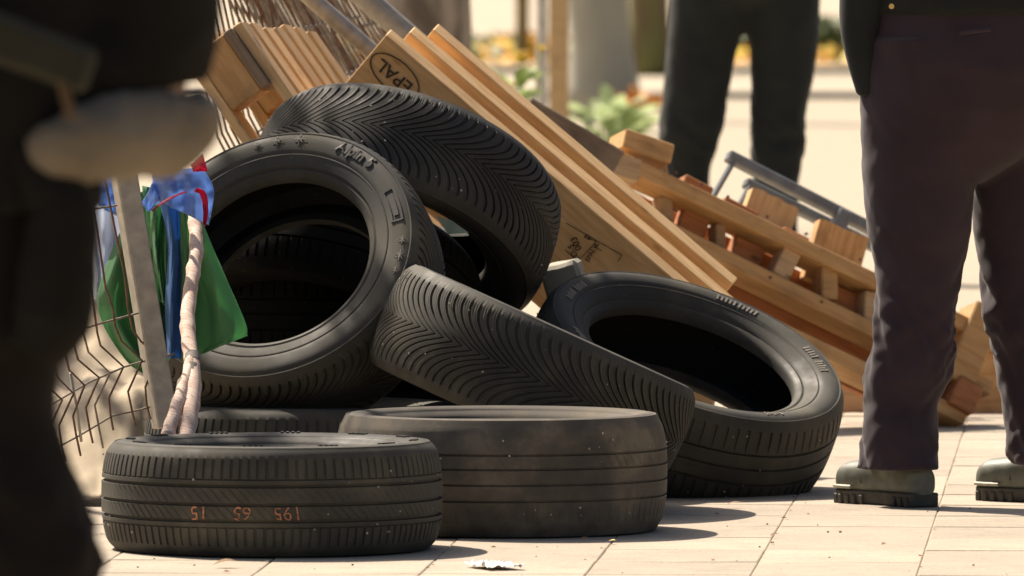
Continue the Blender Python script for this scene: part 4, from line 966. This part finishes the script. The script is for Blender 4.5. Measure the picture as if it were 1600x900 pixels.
# ------------------------------------------------------------------ litter on the pavement
M_paper = plain('white_paper', (.72, .70, .66), .9, 0, 30, .08, .2)
vs, fs = [], []
for i in range(15):
    for j in range(15):
        u, t = i / 14 - .5, j / 14 - .5; q = Vector((u * 5, t * 5, 2)); e = 1 - .25 * abs(noise.noise(q * .7))
        vs.append((u * .075 * e, t * .14 * e, .004 + .012 * abs(noise.noise(q)) + .008 * abs(noise.noise(q * 2.3))))
for i in range(14):
    for j in range(14): k = i * 15 + j; fs.append((k, k + 15, k + 16, k + 1))
o = obj('crumpled_paper', mesh_py(vs, fs), M_paper); pp = G(770, 889); o.location = (pp.x, pp.y, .001); o.rotation_euler = (0, 0, .4); o.modifiers.new('s', 'SOLIDIFY').thickness = .0006
tag(o, 'crumpled white paper scrap on the pavement in front', 'paper')
def leafbit(label, px, py, L, w, mat, rot):
    me = leaf_me(L, w); o = obj('dry_leaf', me, mat); p = G(px, py); o.location = (p.x, p.y, .006); o.rotation_euler = (.15, -.1, rot); return tag(o, label, 'leaf')
M_dry = plain('dry_leaf', (.16, .09, .04), .8, 0, 40, .35, .2)
leafbit('curled dark leaf in front of the chalk-marked tyre', 332, 888, .045, .012, M_dry, .05)
leafbit('small tan wood chip on the pavement between tilted tyre and paper', 1133, 794, .035, .006, plain('tan_chip', (.30, .17, .08), .8, 0, 40, .3), .0)
leafbit('brown flake on the sunlit slabs below the tilted tyre', 1203, 842, .02, .006, M_dry, .4)
leafbit('tiny dark flake on the slabs below the nearer boot', 1378, 856, .015, .005, M_dry, .9)
leafbit('tan flake beside the worn smooth tyre', 905, 848, .02, .007, M_dry, .2)
leafbit('pale flake right of the worn smooth tyre foot', 950, 851, .016, .006, plain('straw_flake', (.5, .35, .12), .8, 0, 40, .3), -.3)
grit_r = np.random.default_rng(12); vs, fs = [], []
for k in range(70):
    p = G(float(grit_r.uniform(120, 1600)), float(grit_r.uniform(700, 900))); s = float(grit_r.uniform(.0008, .003)); i = len(vs)
    for dx, dy, dz in ((-1, -1, 0), (1, -1, 0), (1.1, 1, 0), (-1, .9, 0), (-.4, -.5, 1.1), (.5, -.3, 1.0), (.4, .5, 1.2), (-.5, .4, .9)): vs.append((p.x + dx * s, p.y + dy * s, .0005 + dz * s))
    fs += [tuple(i + q for q in f_) for f_ in ((0, 1, 5, 4), (1, 2, 6, 5), (2, 3, 7, 6), (3, 0, 4, 7), (4, 5, 6, 7))]
o = obj('grit', mesh_py(vs, fs), plain('grit', (.2, .16, .11), .9, 0, 40, .4, 0)); tag(o, 'fine grit strewn over the pavement slabs', 'grit', None, 'stuff')

vs, fs = [], []; dr = random.Random(5)
for k in range(260):                               # rusty crumbs and leaf dust lodged in the slab joints
    i = dr.randrange(-5, 5); j = dr.randrange(-1, 14); along = dr.random() < .7
    if noise.noise(Vector((i * 1.3, j * .9, 4))) < -.05: continue
    q = Vector((i * SX + dr.gauss(0, .004), (j + dr.gauss(.5, .14)) * SY, 0)) if along else Vector(((i + dr.random()) * SX, j * SY + dr.gauss(0, .006), 0))
    c = org + (Rz @ q); s = dr.uniform(.002, .007); a = dr.uniform(0, 6.28); d = Vector((math.cos(a), math.sin(a), 0)) * s; e = Vector((-d.y, d.x, 0)) * .6; z = Vector((0, 0, .0035)); n = len(vs)
    vs += [c + z - d, c + z + e + Vector((0, 0, s * .5)), c + z + d, c + z - e + Vector((0, 0, s * .3))]; fs.append((n, n + 3, n + 2, n + 1))
o = obj('joint_dirt', mesh_py(vs, fs), plain('rusty_dirt', (.40, .23, .12), .9, 0, 60, .4, 0)); tag(o, 'rusty crumbs lodged in the joints between the slabs', 'dirt', None, 'stuff')
